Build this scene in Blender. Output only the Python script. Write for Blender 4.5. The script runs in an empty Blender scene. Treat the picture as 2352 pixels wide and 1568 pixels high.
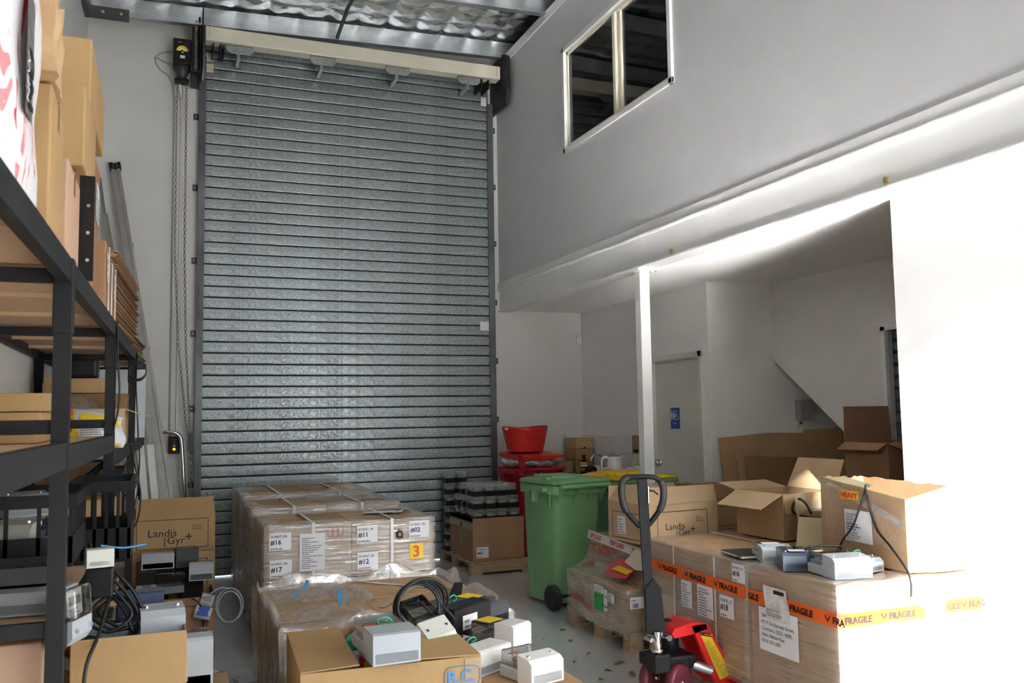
import bpy, bmesh, math, random
from mathutils import Vector, Matrix, Euler
random.seed(7)
S = bpy.context.scene
C = S.collection
PI = math.pi
def rad(a): return a * PI / 180

# ------------------------------------------------------------------ camera
cd = bpy.data.cameras.new('camera'); cam = bpy.data.objects.new('camera', cd); C.objects.link(cam)
yaw, pitch, roll = 0.377606736, 0.0821049447, -0.0153557823
fwd = Vector((math.sin(yaw) * math.cos(pitch), math.cos(yaw) * math.cos(pitch), math.sin(pitch)))
rt = Vector((math.cos(yaw), -math.sin(yaw), 0)); up = rt.cross(fwd)
r2 = math.cos(roll) * rt + math.sin(roll) * up; u2 = -math.sin(roll) * rt + math.cos(roll) * up
cam.matrix_world = Matrix(((r2.x, u2.x, -fwd.x, 0), (r2.y, u2.y, -fwd.y, 0), (r2.z, u2.z, -fwd.z, 1.56), (0, 0, 0, 1)))
cd.sensor_width = 23.5; cd.lens = 2017.055 / 2352 * 23.5; cd.clip_end = 200
cd.dof.use_dof = True; cd.dof.focus_distance = 7.0; cd.dof.aperture_fstop = 4.5
S.camera = cam
# ------------------------------------------------------------------ light
W = bpy.data.worlds.new('sky'); S.world = W; W.use_nodes = True
wn = W.node_tree.nodes; wl = W.node_tree.links
bg = wn['Background']; bg.inputs['Color'].default_value = (0.80, 0.90, 1.0, 1); bg.inputs['Strength'].default_value = 4.2
sd = bpy.data.lights.new('sun', 'SUN'); sun = bpy.data.objects.new('sun', sd); C.objects.link(sun)
sd.energy = 90; sd.angle = rad(0.6); sd.color = (1.0, 0.985, 0.965)
sun.rotation_euler = Vector((0.20, 0.86, -0.50)).to_track_quat('-Z', 'Y').to_euler()
sun.location = (0, -6, 8)
pd = bpy.data.lights.new('doorway_daylight', 'AREA'); por = bpy.data.objects.new('doorway_daylight', pd); C.objects.link(por)
pd.shape = 'RECTANGLE'; pd.size = 2.3; pd.size_y = 5.3; pd.cycles.is_portal = True
por.location = (2.71, -2.15, 2.65); por.rotation_euler = (rad(90), 0, 0)   # faces into the room
S.view_settings.view_transform = 'Standard'; S.view_settings.look = 'None'
S.view_settings.exposure = -1.08; S.view_settings.gamma = 1.0
try: S.view_settings.use_curve_mapping = False
except Exception: pass
try:
    S.cycles.use_denoising = True
    S.cycles.max_bounces = 10; S.cycles.diffuse_bounces = 6; S.cycles.transparent_max_bounces = 24
    S.cycles.sample_clamp_indirect = 0; S.cycles.caustics_reflective = True; S.cycles.blur_glossy = 0.0; S.cycles.caustics_refractive = False
except Exception: pass

# ------------------------------------------------------------------ materials
MATS = {}
def mat(name, col, rough=0.5, metal=0.0, var=0.06, scale=6, bump=0.0, bscale=60, spec=0.5, emit=None, coat=0, stretch=None, trans=0):
    if name in MATS: return MATS[name]
    m = bpy.data.materials.new(name); m.use_nodes = True; MATS[name] = m
    n = m.node_tree.nodes; l = m.node_tree.links; b = n['Principled BSDF']
    b.inputs['Roughness'].default_value = rough; b.inputs['Metallic'].default_value = metal
    b.inputs['Specular IOR Level'].default_value = spec
    if coat: b.inputs['Coat Weight'].default_value = coat; b.inputs['Coat IOR'].default_value = 2.6; b.inputs['Coat Roughness'].default_value = 0.28
    if trans: b.inputs['Transmission Weight'].default_value = trans
    tc = n.new('ShaderNodeTexCoord'); mp = n.new('ShaderNodeMapping'); l.new(tc.outputs['Object'], mp.inputs['Vector'])
    if stretch: mp.inputs['Scale'].default_value = stretch
    ns = n.new('ShaderNodeTexNoise'); ns.inputs['Scale'].default_value = scale; ns.inputs['Detail'].default_value = 4
    l.new(mp.outputs['Vector'], ns.inputs['Vector'])
    rp = n.new('ShaderNodeMapRange'); rp.inputs['From Min'].default_value = 0.3; rp.inputs['From Max'].default_value = 0.7
    rp.inputs['To Min'].default_value = 1 - var; rp.inputs['To Max'].default_value = 1 + var
    l.new(ns.outputs['Fac'], rp.inputs['Value'])
    mx = n.new('ShaderNodeVectorMath'); mx.operation = 'SCALE'; mx.inputs[0].default_value = col[:3]
    l.new(rp.outputs['Result'], mx.inputs['Scale']); l.new(mx.outputs['Vector'], b.inputs['Base Color'])
    if bump:
        n2 = n.new('ShaderNodeTexNoise'); n2.inputs['Scale'].default_value = bscale; n2.inputs['Detail'].default_value = 3
        l.new(mp.outputs['Vector'], n2.inputs['Vector'])
        bp = n.new('ShaderNodeBump'); bp.inputs['Strength'].default_value = bump; bp.inputs['Distance'].default_value = 0.01
        l.new(n2.outputs['Fac'], bp.inputs['Height']); l.new(bp.outputs['Normal'], b.inputs['Normal'])
    if emit:
        b.inputs['Emission Color'].default_value = (*col[:3], 1); b.inputs['Emission Strength'].default_value = emit
    return m
def srgb(r, g, b):
    f = lambda c: (c / 255 / 12.92) if c <= 10 else ((c / 255 + 0.055) / 1.055) ** 2.4
    return (f(r), f(g), f(b))

def film(name, alpha=0.35, tint=(0.9, 0.9, 0.92), rough=0.12, bump=0.6, stretch=(3, 3, 60)):
    """clear plastic film: mostly see-through with a bumpy glossy skin"""
    if name in MATS: return MATS[name]
    m = bpy.data.materials.new(name); m.use_nodes = True; MATS[name] = m
    n = m.node_tree.nodes; l = m.node_tree.links; n.remove(n['Principled BSDF']); out = n['Material Output']
    tc = n.new('ShaderNodeTexCoord'); mp = n.new('ShaderNodeMapping'); mp.inputs['Scale'].default_value = stretch
    l.new(tc.outputs['Object'], mp.inputs['Vector'])
    ns = n.new('ShaderNodeTexNoise'); ns.inputs['Scale'].default_value = 1; ns.inputs['Detail'].default_value = 5; ns.inputs['Distortion'].default_value = 0.6
    l.new(mp.outputs['Vector'], ns.inputs['Vector'])
    bp = n.new('ShaderNodeBump'); bp.inputs['Strength'].default_value = bump; bp.inputs['Distance'].default_value = 0.02
    l.new(ns.outputs['Fac'], bp.inputs['Height'])
    gl = n.new('ShaderNodeBsdfGlossy'); gl.inputs['Roughness'].default_value = rough; gl.inputs['Color'].default_value = (1, 1, 1, 1)
    df = n.new('ShaderNodeBsdfDiffuse'); df.inputs['Color'].default_value = (*tint, 1)
    l.new(bp.outputs['Normal'], gl.inputs['Normal'])
    m1 = n.new('ShaderNodeMixShader'); m1.inputs[0].default_value = 0.62; l.new(df.outputs[0], m1.inputs[1]); l.new(gl.outputs[0], m1.inputs[2])
    tr = n.new('ShaderNodeBsdfTransparent')
    rp = n.new('ShaderNodeMapRange'); rp.inputs['From Min'].default_value = 0.35; rp.inputs['From Max'].default_value = 0.7
    rp.inputs['To Min'].default_value = alpha * 0.35; rp.inputs['To Max'].default_value = alpha * 1.5
    l.new(ns.outputs['Fac'], rp.inputs['Value'])
    m2 = n.new('ShaderNodeMixShader'); l.new(rp.outputs['Result'], m2.inputs[0]); l.new(tr.outputs[0], m2.inputs[1]); l.new(m1.outputs[0], m2.inputs[2])
    l.new(m2.outputs[0], out.inputs['Surface'])
    return m

def glass(name, tint=(0.9, 0.95, 0.95), gloss=0.12, see=1.0):
    if name in MATS: return MATS[name]
    m = bpy.data.materials.new(name); m.use_nodes = True; MATS[name] = m
    n = m.node_tree.nodes; l = m.node_tree.links; n.remove(n['Principled BSDF']); out = n['Material Output']
    fr = n.new('ShaderNodeFresnel'); fr.inputs['IOR'].default_value = 1.5
    ad = n.new('ShaderNodeMath'); ad.operation = 'ADD'; ad.inputs[1].default_value = gloss; l.new(fr.outputs[0], ad.inputs[0])
    gl = n.new('ShaderNodeBsdfGlossy'); gl.inputs['Roughness'].default_value = 0.02
    tr = n.new('ShaderNodeBsdfTransparent'); tr.inputs['Color'].default_value = (*[c * see for c in tint], 1)
    mx = n.new('ShaderNodeMixShader'); l.new(ad.outputs[0], mx.inputs[0]); l.new(tr.outputs[0], mx.inputs[1]); l.new(gl.outputs[0], mx.inputs[2])
    l.new(mx.outputs[0], out.inputs['Surface'])
    return m

def galv(name, col=(0.42, 0.45, 0.46), rough=0.42, vscale=55, amt=0.28, metal=0.75, stretch=(1, 1, 1), bump=0.12, rvar=0.25):
    """galvanised steel with a spangle"""
    if name in MATS: return MATS[name]
    m = bpy.data.materials.new(name); m.use_nodes = True; MATS[name] = m
    n = m.node_tree.nodes; l = m.node_tree.links; b = n['Principled BSDF']; b.inputs['Metallic'].default_value = metal
    tc = n.new('ShaderNodeTexCoord'); mp = n.new('ShaderNodeMapping'); mp.inputs['Scale'].default_value = stretch; l.new(tc.outputs['Object'], mp.inputs['Vector'])
    v = n.new('ShaderNodeTexVoronoi'); v.inputs['Scale'].default_value = vscale; l.new(mp.outputs['Vector'], v.inputs['Vector'])
    ns = n.new('ShaderNodeTexNoise'); ns.inputs['Scale'].default_value = 3; ns.inputs['Detail'].default_value = 6; l.new(mp.outputs['Vector'], ns.inputs['Vector'])
    sp = n.new('ShaderNodeSeparateColor'); l.new(v.outputs['Color'], sp.inputs[0])
    ad = n.new('ShaderNodeMath'); ad.operation = 'MULTIPLY_ADD'; ad.inputs[1].default_value = amt; ad.inputs[2].default_value = 1 - amt * 0.5
    l.new(sp.outputs[0], ad.inputs[0])
    a2 = n.new('ShaderNodeMath'); a2.operation = 'MULTIPLY_ADD'; a2.inputs[1].default_value = 0.35; a2.inputs[2].default_value = -0.17; l.new(ns.outputs['Fac'], a2.inputs[0])
    a3 = n.new('ShaderNodeMath'); a3.operation = 'ADD'; l.new(ad.outputs[0], a3.inputs[0]); l.new(a2.outputs[0], a3.inputs[1])
    mx = n.new('ShaderNodeVectorMath'); mx.operation = 'SCALE'; mx.inputs[0].default_value = col; l.new(a3.outputs[0], mx.inputs['Scale'])
    l.new(mx.outputs['Vector'], b.inputs['Base Color'])
    rr = n.new('ShaderNodeMath'); rr.operation = 'MULTIPLY_ADD'; rr.inputs[1].default_value = rvar; rr.inputs[2].default_value = rough - rvar * .4; l.new(sp.outputs[1], rr.inputs[0])
    l.new(rr.outputs[0], b.inputs['Roughness'])
    bp = n.new('ShaderNodeBump'); bp.inputs['Strength'].default_value = bump; bp.inputs['Distance'].default_value = 0.005; l.new(sp.outputs[2], bp.inputs['Height'])
    l.new(bp.outputs['Normal'], b.inputs['Normal'])
    return m

def cardboard(name, col, flute=(0, 0, 0)):
    """kraft board: mottled, faint flutes"""
    if name in MATS: return MATS[name]
    m = mat(name, col, rough=0.72, var=0.09, scale=3.5, spec=0.25)
    n = m.node_tree.nodes; l = m.node_tree.links; b = n['Principled BSDF']
    wv = n.new('ShaderNodeTexWave'); wv.inputs['Scale'].default_value = 55; wv.inputs['Distortion'].default_value = 0.6; wv.bands_direction = 'X'
    tc = [x for x in n if x.type == 'TEX_COORD'][0]; l.new(tc.outputs['Object'], wv.inputs['Vector'])
    bp = n.new('ShaderNodeBump'); bp.inputs['Strength'].default_value = 0.08; bp.inputs['Distance'].default_value = 0.003
    l.new(wv.outputs['Fac'], bp.inputs['Height']); l.new(bp.outputs['Normal'], b.inputs['Normal'])
    return m

K1 = cardboard('cardboard_tan', (0.42, 0.27, 0.145))
K2 = cardboard('cardboard_golden', (0.46, 0.30, 0.14))
K3 = cardboard('cardboard_pale', (0.52, 0.37, 0.22))
K4 = cardboard('cardboard_dark', (0.27, 0.155, 0.075))
K5 = cardboard('cardboard_pink', (0.55, 0.36, 0.25))
KI = cardboard('cardboard_inside', (0.50, 0.40, 0.25))
KR = cardboard('cardboard_red_brown', (0.36, 0.20, 0.11))
EDGE = cardboard('cardboard_cut_edge', (0.36, 0.25, 0.15))
TAPE = mat('brown_packing_tape', (0.36, 0.22, 0.10), rough=0.18, var=0.05)
CTAPE = mat('clear_packing_tape', (0.44, 0.33, 0.21), rough=0.12, var=0.05)
PAPER = mat('white_paper', (0.80, 0.80, 0.84), rough=0.6, var=0.03)
INK = mat('black_ink', (0.015, 0.015, 0.017), rough=0.6, var=0)
GREYINK = mat('grey_ink', (0.22, 0.22, 0.24), rough=0.6, var=0)
REDINK = mat('red_ink', (0.55, 0.035, 0.03), rough=0.55, var=0.05)
BLUEINK = mat('blue_ink', (0.10, 0.28, 0.55), rough=0.6, var=0.05)
FILM = film('stretch_wrap', 0.36)
FILML = film('stretch_wrap_fine', 0.34, stretch=(4, 4, 150), bump=0.7, rough=0.1)
FILMV = film('stretch_wrap_side', 0.50, stretch=(5, 5, 60), bump=1.2, rough=0.1)
FILMT = film('stretch_wrap_thin', 0.20, stretch=(6, 40, 30), bump=0.5)
FILMC = film('loose_clear_plastic', 0.42, tint=(0.85, 0.84, 0.85), stretch=(10, 10, 10), bump=1.0, rough=0.15)
WHITEW = mat('white_painted_wall', (0.80, 0.80, 0.79), rough=0.55, var=0.015, scale=1.2)
WHITEG = mat('white_gloss_paint', (0.82, 0.82, 0.81), rough=0.25, var=0.02, scale=2)
CEIL = mat('white_ceiling', (0.84, 0.83, 0.82), rough=0.6, var=0.01)
BACKW = mat('white_painted_panel', (0.68, 0.67, 0.65), rough=0.5, var=0.02, scale=1.5)
CREAM = mat('cream_powder_coat', (0.74, 0.69, 0.55), rough=0.35, var=0.03)
DOORP = mat('off_white_door_paint', (0.68, 0.68, 0.63), rough=0.3, var=0.02)
BLACK = mat('black_plastic', (0.010, 0.010, 0.011), rough=0.42, var=0.05, spec=0.3)
BLACKM = mat('black_matt_steel', (0.016, 0.017, 0.019), rough=0.5, spec=0.3, var=0.12, bump=0.1, bscale=150)
DARK = mat('hollow_shade', (0.008, 0.008, 0.009), rough=0.9, var=0)  # near-black colour put in for the shade inside gaps and openings
DGREY = mat('dark_grey_steel', (0.075, 0.08, 0.088), rough=0.38, metal=0.3, var=0.25, scale=3)
STEEL = mat('brushed_steel', (0.55, 0.55, 0.54), rough=0.3, metal=0.9, var=0.08, scale=8)
CHROME = mat('chrome', (0.75, 0.76, 0.78), rough=0.12, metal=1.0, var=0.03)
ALU = mat('aluminium_profile', (0.36, 0.345, 0.31), rough=0.34, metal=0.75, var=0.12, scale=3)
BRASS = mat('brass_screw', (0.62, 0.48, 0.16), rough=0.35, metal=0.8, var=0.05)
CHAINM = mat('zinc_chain', (0.34, 0.31, 0.24), rough=0.4, metal=0.7, var=0.15)
PINE = mat('pallet_timber', (0.37, 0.26, 0.15), rough=0.75, var=0.22, scale=9, stretch=(1, 5, 8), bump=0.15, bscale=40)
PLY = mat('chipboard_shelf', (0.55, 0.37, 0.22), rough=0.6, var=0.06, scale=30)
MGREY = mat('meter_grey_plastic', (0.42, 0.46, 0.50), rough=0.35, var=0.03)
MLIGHT = mat('meter_light_plastic', (0.46, 0.50, 0.54), rough=0.32, var=0.03)
MBLUE = mat('meter_navy_plastic', (0.045, 0.07, 0.13), rough=0.3, var=0.05)
MCREAM = mat('meter_cream_plastic', (0.60, 0.62, 0.55), rough=0.35, var=0.03)
FILMB = film('bag_plastic', 0.8, tint=(.86, .85, .86), stretch=(9, 9, 9), bump=0.9, rough=0.14)
MCLEAR = glass('meter_clear_cover', (0.86, 0.87, 0.88), 0.16)
MSMOKE = glass('meter_smoked_cover', (0.42, 0.43, 0.45), 0.12)
YEL = mat('yellow_label', (0.80, 0.55, 0.02), rough=0.45, var=0.04)
ORANGE = mat('fragile_tape_orange', (0.85, 0.13, 0.012), rough=0.3, var=0.04)
GREENSEAL = mat('green_seal_wire', (0.02, 0.42, 0.22), rough=0.4, var=0.1)
BLUETAG = mat('blue_strap', (0.05, 0.33, 0.72), rough=0.35, var=0.05)
STRAP = mat('white_poly_strap', (0.72, 0.70, 0.68), rough=0.3, var=0.05)
CABLE = mat('black_cable', (0.012, 0.012, 0.014), rough=0.38, var=0.05)
GCABLE = mat('grey_cable', (0.33, 0.34, 0.35), rough=0.4, var=0.05)
RED = mat('red_plastic', (0.62, 0.022, 0.015), rough=0.32, var=0.05)
DRED = mat('dark_red_plastic', (0.36, 0.010, 0.014), rough=0.38, var=0.06)
GREEN = mat('green_bin_plastic', (0.19, 0.39, 0.18), rough=0.36, var=0.05, scale=5, bump=0.06, bscale=200)
YLID = mat('yellow_bin_lid', (0.80, 0.50, 0.01), rough=0.38, var=0.05)
RUBBER = mat('black_rubber', (0.02, 0.02, 0.023), rough=0.6, var=0.1)

# ------------------------------------------------------------------ mesh builder
class MB:
    def __init__(s): s.v = []; s.f = []; s.m = []; s.sm = []
    def add(s, vs, fs, mi=0, smooth=False):
        o = len(s.v); s.v += [tuple(v) for v in vs]
        for f in fs: s.f.append([i + o for i in f]); s.m.append(mi); s.sm.append(smooth)
        return s
    def box(s, x0, x1, y0, y1, z0, z1, mi=0, M=None, b=0.0):
        if x0 > x1: x0, x1 = x1, x0
        if y0 > y1: y0, y1 = y1, y0
        if z0 > z1: z0, z1 = z1, z0
        if b <= 0:
            vs = [Vector((x, y, z)) for x in (x0, x1) for y in (y0, y1) for z in (z0, z1)]
            fs = [(0, 1, 3, 2), (4, 6, 7, 5), (0, 4, 5, 1), (2, 3, 7, 6), (0, 2, 6, 4), (1, 5, 7, 3)]
        else:
            b = min(b, (x1 - x0) * .45, (y1 - y0) * .45, (z1 - z0) * .45)
            bm = bmesh.new(); bmesh.ops.create_cube(bm, size=1)
            for v in bm.verts: v.co = Vector(((x0 + x1) / 2 + v.co.x * (x1 - x0), (y0 + y1) / 2 + v.co.y * (y1 - y0), (z0 + z1) / 2 + v.co.z * (z1 - z0)))
            bmesh.ops.bevel(bm, geom=bm.edges[:], offset=b, segments=2, affect='EDGES', profile=0.5)
            bm.verts.ensure_lookup_table(); vs = [v.co.copy() for v in bm.verts]; fs = [[v.index for v in f.verts] for f in bm.faces]; bm.free()
        if M is not None: vs = [M @ v for v in vs]
        return s.add(vs, fs, mi)
    def prism(s, poly, axis, a, b, mi=0, M=None):
        """poly: 2-D points in the plane across axis; extruded from a to b"""
        def p3(p, t):
            return Vector((t, p[0], p[1])) if axis == 'x' else Vector((p[0], t, p[1])) if axis == 'y' else Vector((p[0], p[1], t))
        n = len(poly); vs = [p3(p, a) for p in poly] + [p3(p, b) for p in poly]
        if M is not None: vs = [M @ v for v in vs]
        fs = [list(range(n))[::-1], list(range(n, 2 * n))] + [(i, (i + 1) % n, n + (i + 1) % n, n + i) for i in range(n)]
        return s.add(vs, fs, mi)
    def loft(s, rings, mi=0, cap=True, smooth=False, closed=True):
        n = len(rings[0]); vs = [p for r in rings for p in r]; fs = []
        for k in range(len(rings) - 1):
            for i in range(n if closed else n - 1):
                j = (i + 1) % n; fs.append((k * n + i, k * n + j, (k + 1) * n + j, (k + 1) * n + i))
        s.add(vs, fs, mi, smooth)
        if cap:
            s.add(rings[0], [list(range(n))[::-1]], mi); s.add(rings[-1], [list(range(n))], mi)
        return s
    def tube(s, path, r, n=8, mi=0, closed=False, smooth=True):
        P = [Vector(p) for p in path]; rings = []; prev = None; L = len(P)
        for i, p in enumerate(P):
            a = P[(i - 1) % L] if (closed or i > 0) else p; c = P[(i + 1) % L] if (closed or i < L - 1) else p
            t = (c - a).normalized()
            if prev is None:
                ref = Vector((0, 0, 1)) if abs(t.z) < .9 else Vector((1, 0, 0)); u = t.cross(ref).normalized()
            else:
                u = (prev - t * prev.dot(t)); u = u.normalized() if u.length > 1e-6 else t.orthogonal().normalized()
            prev = u; w = t.cross(u); rr = r[i] if isinstance(r, (list, tuple)) else r
            rings.append([p + (u * math.cos(2 * PI * k / n) + w * math.sin(2 * PI * k / n)) * rr for k in range(n)])
        if closed: rings.append(rings[0]); return s.loft(rings, mi, cap=False, smooth=smooth)
        return s.loft(rings, mi, cap=True, smooth=smooth)
    def cyl(s, p0, p1, r0, r1=None, n=16, mi=0, smooth=True):
        return s.tube([p0, p1], [r0, r0 if r1 is None else r1], n, mi, smooth=smooth)
    def lathe(s, prof, n=20, c=(0, 0, 0), mi=0, M=None, smooth=True, cap=True):
        rings = []
        for r, z in prof:
            ring = [Vector((c[0] + r * math.cos(2 * PI * k / n), c[1] + r * math.sin(2 * PI * k / n), c[2] + z)) for k in range(n)]
            rings.append([M @ p for p in ring] if M is not None else ring)
        return s.loft(rings, mi, cap=cap, smooth=smooth)
    def quad(s, a, b, c, d, mi=0): return s.add([a, b, c, d], [(0, 1, 2, 3)], mi)
    def slab(s, pts, off, mi=0):
        """flat polygon pts given a thickness vector"""
        off = Vector(off); n = len(pts); P = [Vector(p) for p in pts]
        return s.add(P + [p + off for p in P], [list(range(n)), list(range(n, 2 * n))[::-1]] + [(i, n + i, n + (i + 1) % n, (i + 1) % n) for i in range(n)], mi)
    def sheet(s, fn, nu, nv, mi=0, smooth=True):
        vs = [fn(i / nu, j / nv) for j in range(nv + 1) for i in range(nu + 1)]
        fs = [(j * (nu + 1) + i, j * (nu + 1) + i + 1, (j + 1) * (nu + 1) + i + 1, (j + 1) * (nu + 1) + i) for j in range(nv) for i in range(nu)]
        return s.add(vs, fs, mi, smooth)
    def mesh(s, name, mats):
        me = bpy.data.meshes.new(name); me.from_pydata(s.v, [], s.f)
        for m in (mats if isinstance(mats, (list, tuple)) else [mats]): me.materials.append(m)
        me.polygons.foreach_set('material_index', s.m); me.polygons.foreach_set('use_smooth', s.sm)
        bm = bmesh.new(); bm.from_mesh(me); bmesh.ops.recalc_face_normals(bm, faces=bm.faces[:]); bm.to_mesh(me); bm.free(); me.update()
        return me
    def build(s, name, mats, parent=None, loc=None, rot=None):
        o = bpy.data.objects.new(name, s.mesh(name, mats)); C.objects.link(o)
        if parent is not None: o.parent = parent
        if loc is not None: o.location = loc
        if rot is not None: o.rotation_euler = rot
        return o

def tag(o, label=None, cat=None, group=None, kind=None):
    if label: o['label'] = label
    if cat: o['category'] = cat
    if group: o['group'] = group
    if kind: o['kind'] = kind
    return o
def thing(name, label, cat, loc=(0, 0, 0), rz=0.0, group=None, rot=None):
    o = bpy.data.objects.new(name, None); C.objects.link(o); o.location = loc; o.empty_display_size = .1
    o.rotation_euler = rot if rot else (0, 0, rad(rz))
    return tag(o, label, cat, group)
def struct(o): o['kind'] = 'structure'; return o
def copy_tree(o, parent=None, loc=None, rot=None):
    c = o.copy(); C.objects.link(c)
    if parent is not None: c.parent = parent
    if loc is not None: c.location = loc
    if rot is not None: c.rotation_euler = rot
    for ch in list(o.children): copy_tree(ch, c)
    return c

class Face:
    """a frame on a flat face: O corner, U along, V up, N out"""
    def __init__(s, O, U, V): s.O = Vector(O); s.U = Vector(U).normalized(); s.V = Vector(V).normalized(); s.N = s.U.cross(s.V)
    def p(s, u, v, n=0.0): return s.O + s.U * u + s.V * v + s.N * n
    def M(s, u, v, n, rot=0.0):
        c, q = math.cos(rot), math.sin(rot); U = s.U * c + s.V * q; V = -s.U * q + s.V * c; o = s.p(u, v, n)
        return Matrix(((U.x, V.x, s.N.x, o.x), (U.y, V.y, s.N.y, o.y), (U.z, V.z, s.N.z, o.z), (0, 0, 0, 1)))
def decal(par, name, F, u, v, w, h, m, n=0.0015, t=0.0008, rot=0.0):
    """thin stuck-on label, tape or print, lower-left corner at (u, v)"""
    mb = MB(); M = F.M(u, v, n, rot); mb.box(0, w, 0, h, 0, t, M=M)
    return mb.build(name, m, par)
def text(par, F, u, v, s, size, m, n=0.003, rot=0.0, bold=0.0, sx=1.0, align='LEFT', name='lettering'):
    cu = bpy.data.curves.new(name, 'FONT'); cu.body = s; cu.size = size; cu.offset = bold; cu.align_x = align; cu.resolution_u = 2
    cu.extrude = 0.0002; cu.materials.append(m)
    tmp = bpy.data.objects.new(name, cu); me = bpy.data.meshes.new_from_object(tmp); bpy.data.objects.remove(tmp); bpy.data.curves.remove(cu)
    me.name = name; me.transform(F.M(u, v, n, rot) @ Matrix.Diagonal((sx, 1, 1, 1)))
    o = bpy.data.objects.new(name, me); C.objects.link(o)
    if par is not None: o.parent = par
    return o
def lines(par, F, u, v, w, h, rows, m, n=0.003, seed=1, name='printed_lines'):
    """blocks of small print too fine to read"""
    rnd = random.Random(seed); mb = MB(); st = h / rows
    for r in range(rows):
        x = u; yy = v + h - (r + 1) * st
        end = u + w * rnd.uniform(.35, 1.0)
        while x < end:
            l = rnd.uniform(.06, .2) * w; l = min(l, end - x)
            mb.quad(F.p(x, yy, n), F.p(x + l * .85, yy, n), F.p(x + l * .85, yy + st * .45, n), F.p(x, yy + st * .45, n)); x += l
    return mb.build(name, m, par)
def frame_print(par, F, u, v, w, h, lw, m, n=0.002, name='printed_frame'):
    mb = MB()
    for a, b, c, d in ((u, v, w, lw), (u, v + h - lw, w, lw), (u, v, lw, h), (u + w - lw, v, lw, h)):
        mb.quad(F.p(a, b, n), F.p(a + c, b, n), F.p(a + c, b + d, n), F.p(a, b + d, n))
    return mb.build(name, m, par)
def faces_of(sx, sy, sz):
    return dict(front=Face((-sx / 2, -sy / 2, 0), (1, 0, 0), (0, 0, 1)), back=Face((sx / 2, sy / 2, 0), (-1, 0, 0), (0, 0, 1)),
                left=Face((-sx / 2, sy / 2, 0), (0, -1, 0), (0, 0, 1)), right=Face((sx / 2, -sy / 2, 0), (0, 1, 0), (0, 0, 1)),
                top=Face((-sx / 2, -sy / 2, sz), (1, 0, 0), (0, 1, 0)))
def carton(label, loc, size, rz=0.0, m=None, tape=True, group=None, flaps=None, cat='box', name='cardboard_box', rot=None, inner=None, tapem=None, seam='x'):
    """closed carton, or an open one when flaps = {side: degrees the flap is opened from closed}"""
    m = m or K1; sx, sy, sz = size; t = thing(name, label, cat, loc, rz, group, rot); F = faces_of(sx, sy, sz); tm = tapem or TAPE
    if flaps is None:
        mb = MB(); mb.box(-sx / 2, sx / 2, -sy / 2, sy / 2, 0, sz, b=min(.006, sz * .05)); mb.build('carton_body', m, t)
        mb = MB()
        if seam == 'x': mb.box(-sx / 2 + .004, sx / 2 - .004, -.0015, .0015, sz, sz + .0006)
        else: mb.box(-.0015, .0015, -sy / 2 + .004, sy / 2 - .004, sz, sz + .0006)
        mb.build('lid_seam', EDGE, t)
        if tape:
            mb = MB(); h = min(.07, sz * .4); w = .024
            if seam == 'x':
                mb.box(-sx / 2 - .001, sx / 2 + .001, -w, w, sz + .0004, sz + .0014)
                for q in (-1, 1): mb.box(q * sx / 2, q * (sx / 2 + .0012), -w, w, sz - h, sz + .001)
            else:
                mb.box(-w, w, -sy / 2 - .001, sy / 2 + .001, sz + .0004, sz + .0014)
                for q in (-1, 1): mb.box(-w, w, q * sy / 2, q * (sy / 2 + .0012), sz - h, sz + .001)
            mb.build('packing_tape', tm, t)
    else:
        w = .006; mb = MB()
        mb.box(-sx / 2, sx / 2, -sy / 2, -sy / 2 + w, 0, sz); mb.box(-sx / 2, sx / 2, sy / 2 - w, sy / 2, 0, sz)
        mb.box(-sx / 2, -sx / 2 + w, -sy / 2 + w, sy / 2 - w, 0, sz); mb.box(sx / 2 - w, sx / 2, -sy / 2 + w, sy / 2 - w, 0, sz)
        mb.box(-sx / 2 + w, sx / 2 - w, -sy / 2 + w, sy / 2 - w, 0, w); mb.build('carton_body', m, t)
        for side, spec in flaps.items():
            ang, L = (spec if isinstance(spec, tuple) else (spec, sy * .48 if side in ('front', 'back') else min(sx, sy) * .48))
            a = rad(ang); d = {'front': Vector((0, 1, 0)), 'back': Vector((0, -1, 0)), 'left': Vector((1, 0, 0)), 'right': Vector((-1, 0, 0))}[side]
            hw = (sx if side in ('front', 'back') else sy) / 2 - .004; al = Vector((1, 0, 0)) if side in ('front', 'back') else Vector((0, 1, 0))
            base = -d * ((sy if side in ('front', 'back') else sx) / 2) + Vector((0, 0, sz))
            dr = d * math.cos(a) + Vector((0, 0, 1)) * math.sin(a); nn = Vector((0, 0, 1)) * math.cos(a) - d * math.sin(a)
            mb = MB(); p = [base - al * hw, base + al * hw, base + al * (hw - .01) + dr * L, base - al * (hw - .01) + dr * L]
            mb.slab(p, nn * .005); mb.build('flap', inner or m, t)
    return t, F
def catenary(a, b, sag, n=14):
    a = Vector(a); b = Vector(b)
    return [a.lerp(b, i / n) - Vector((0, 0, sag * 4 * (i / n) * (1 - i / n))) for i in range(n + 1)]
def smoothp(pts, k=4):
    """Catmull-Rom through points"""
    P = [Vector(p) for p in pts]; out = []
    for i in range(len(P) - 1):
        p0 = P[max(i - 1, 0)]; p1 = P[i]; p2 = P[i + 1]; p3 = P[min(i + 2, len(P) - 1)]
        for j in range(k):
            t = j / k
            out.append(0.5 * ((2 * p1) + (-p0 + p2) * t + (2 * p0 - 5 * p1 + 4 * p2 - p3) * t * t + (-p0 + 3 * p1 - 3 * p2 + p3) * t ** 3))
    out.append(P[-1]); return out
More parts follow.
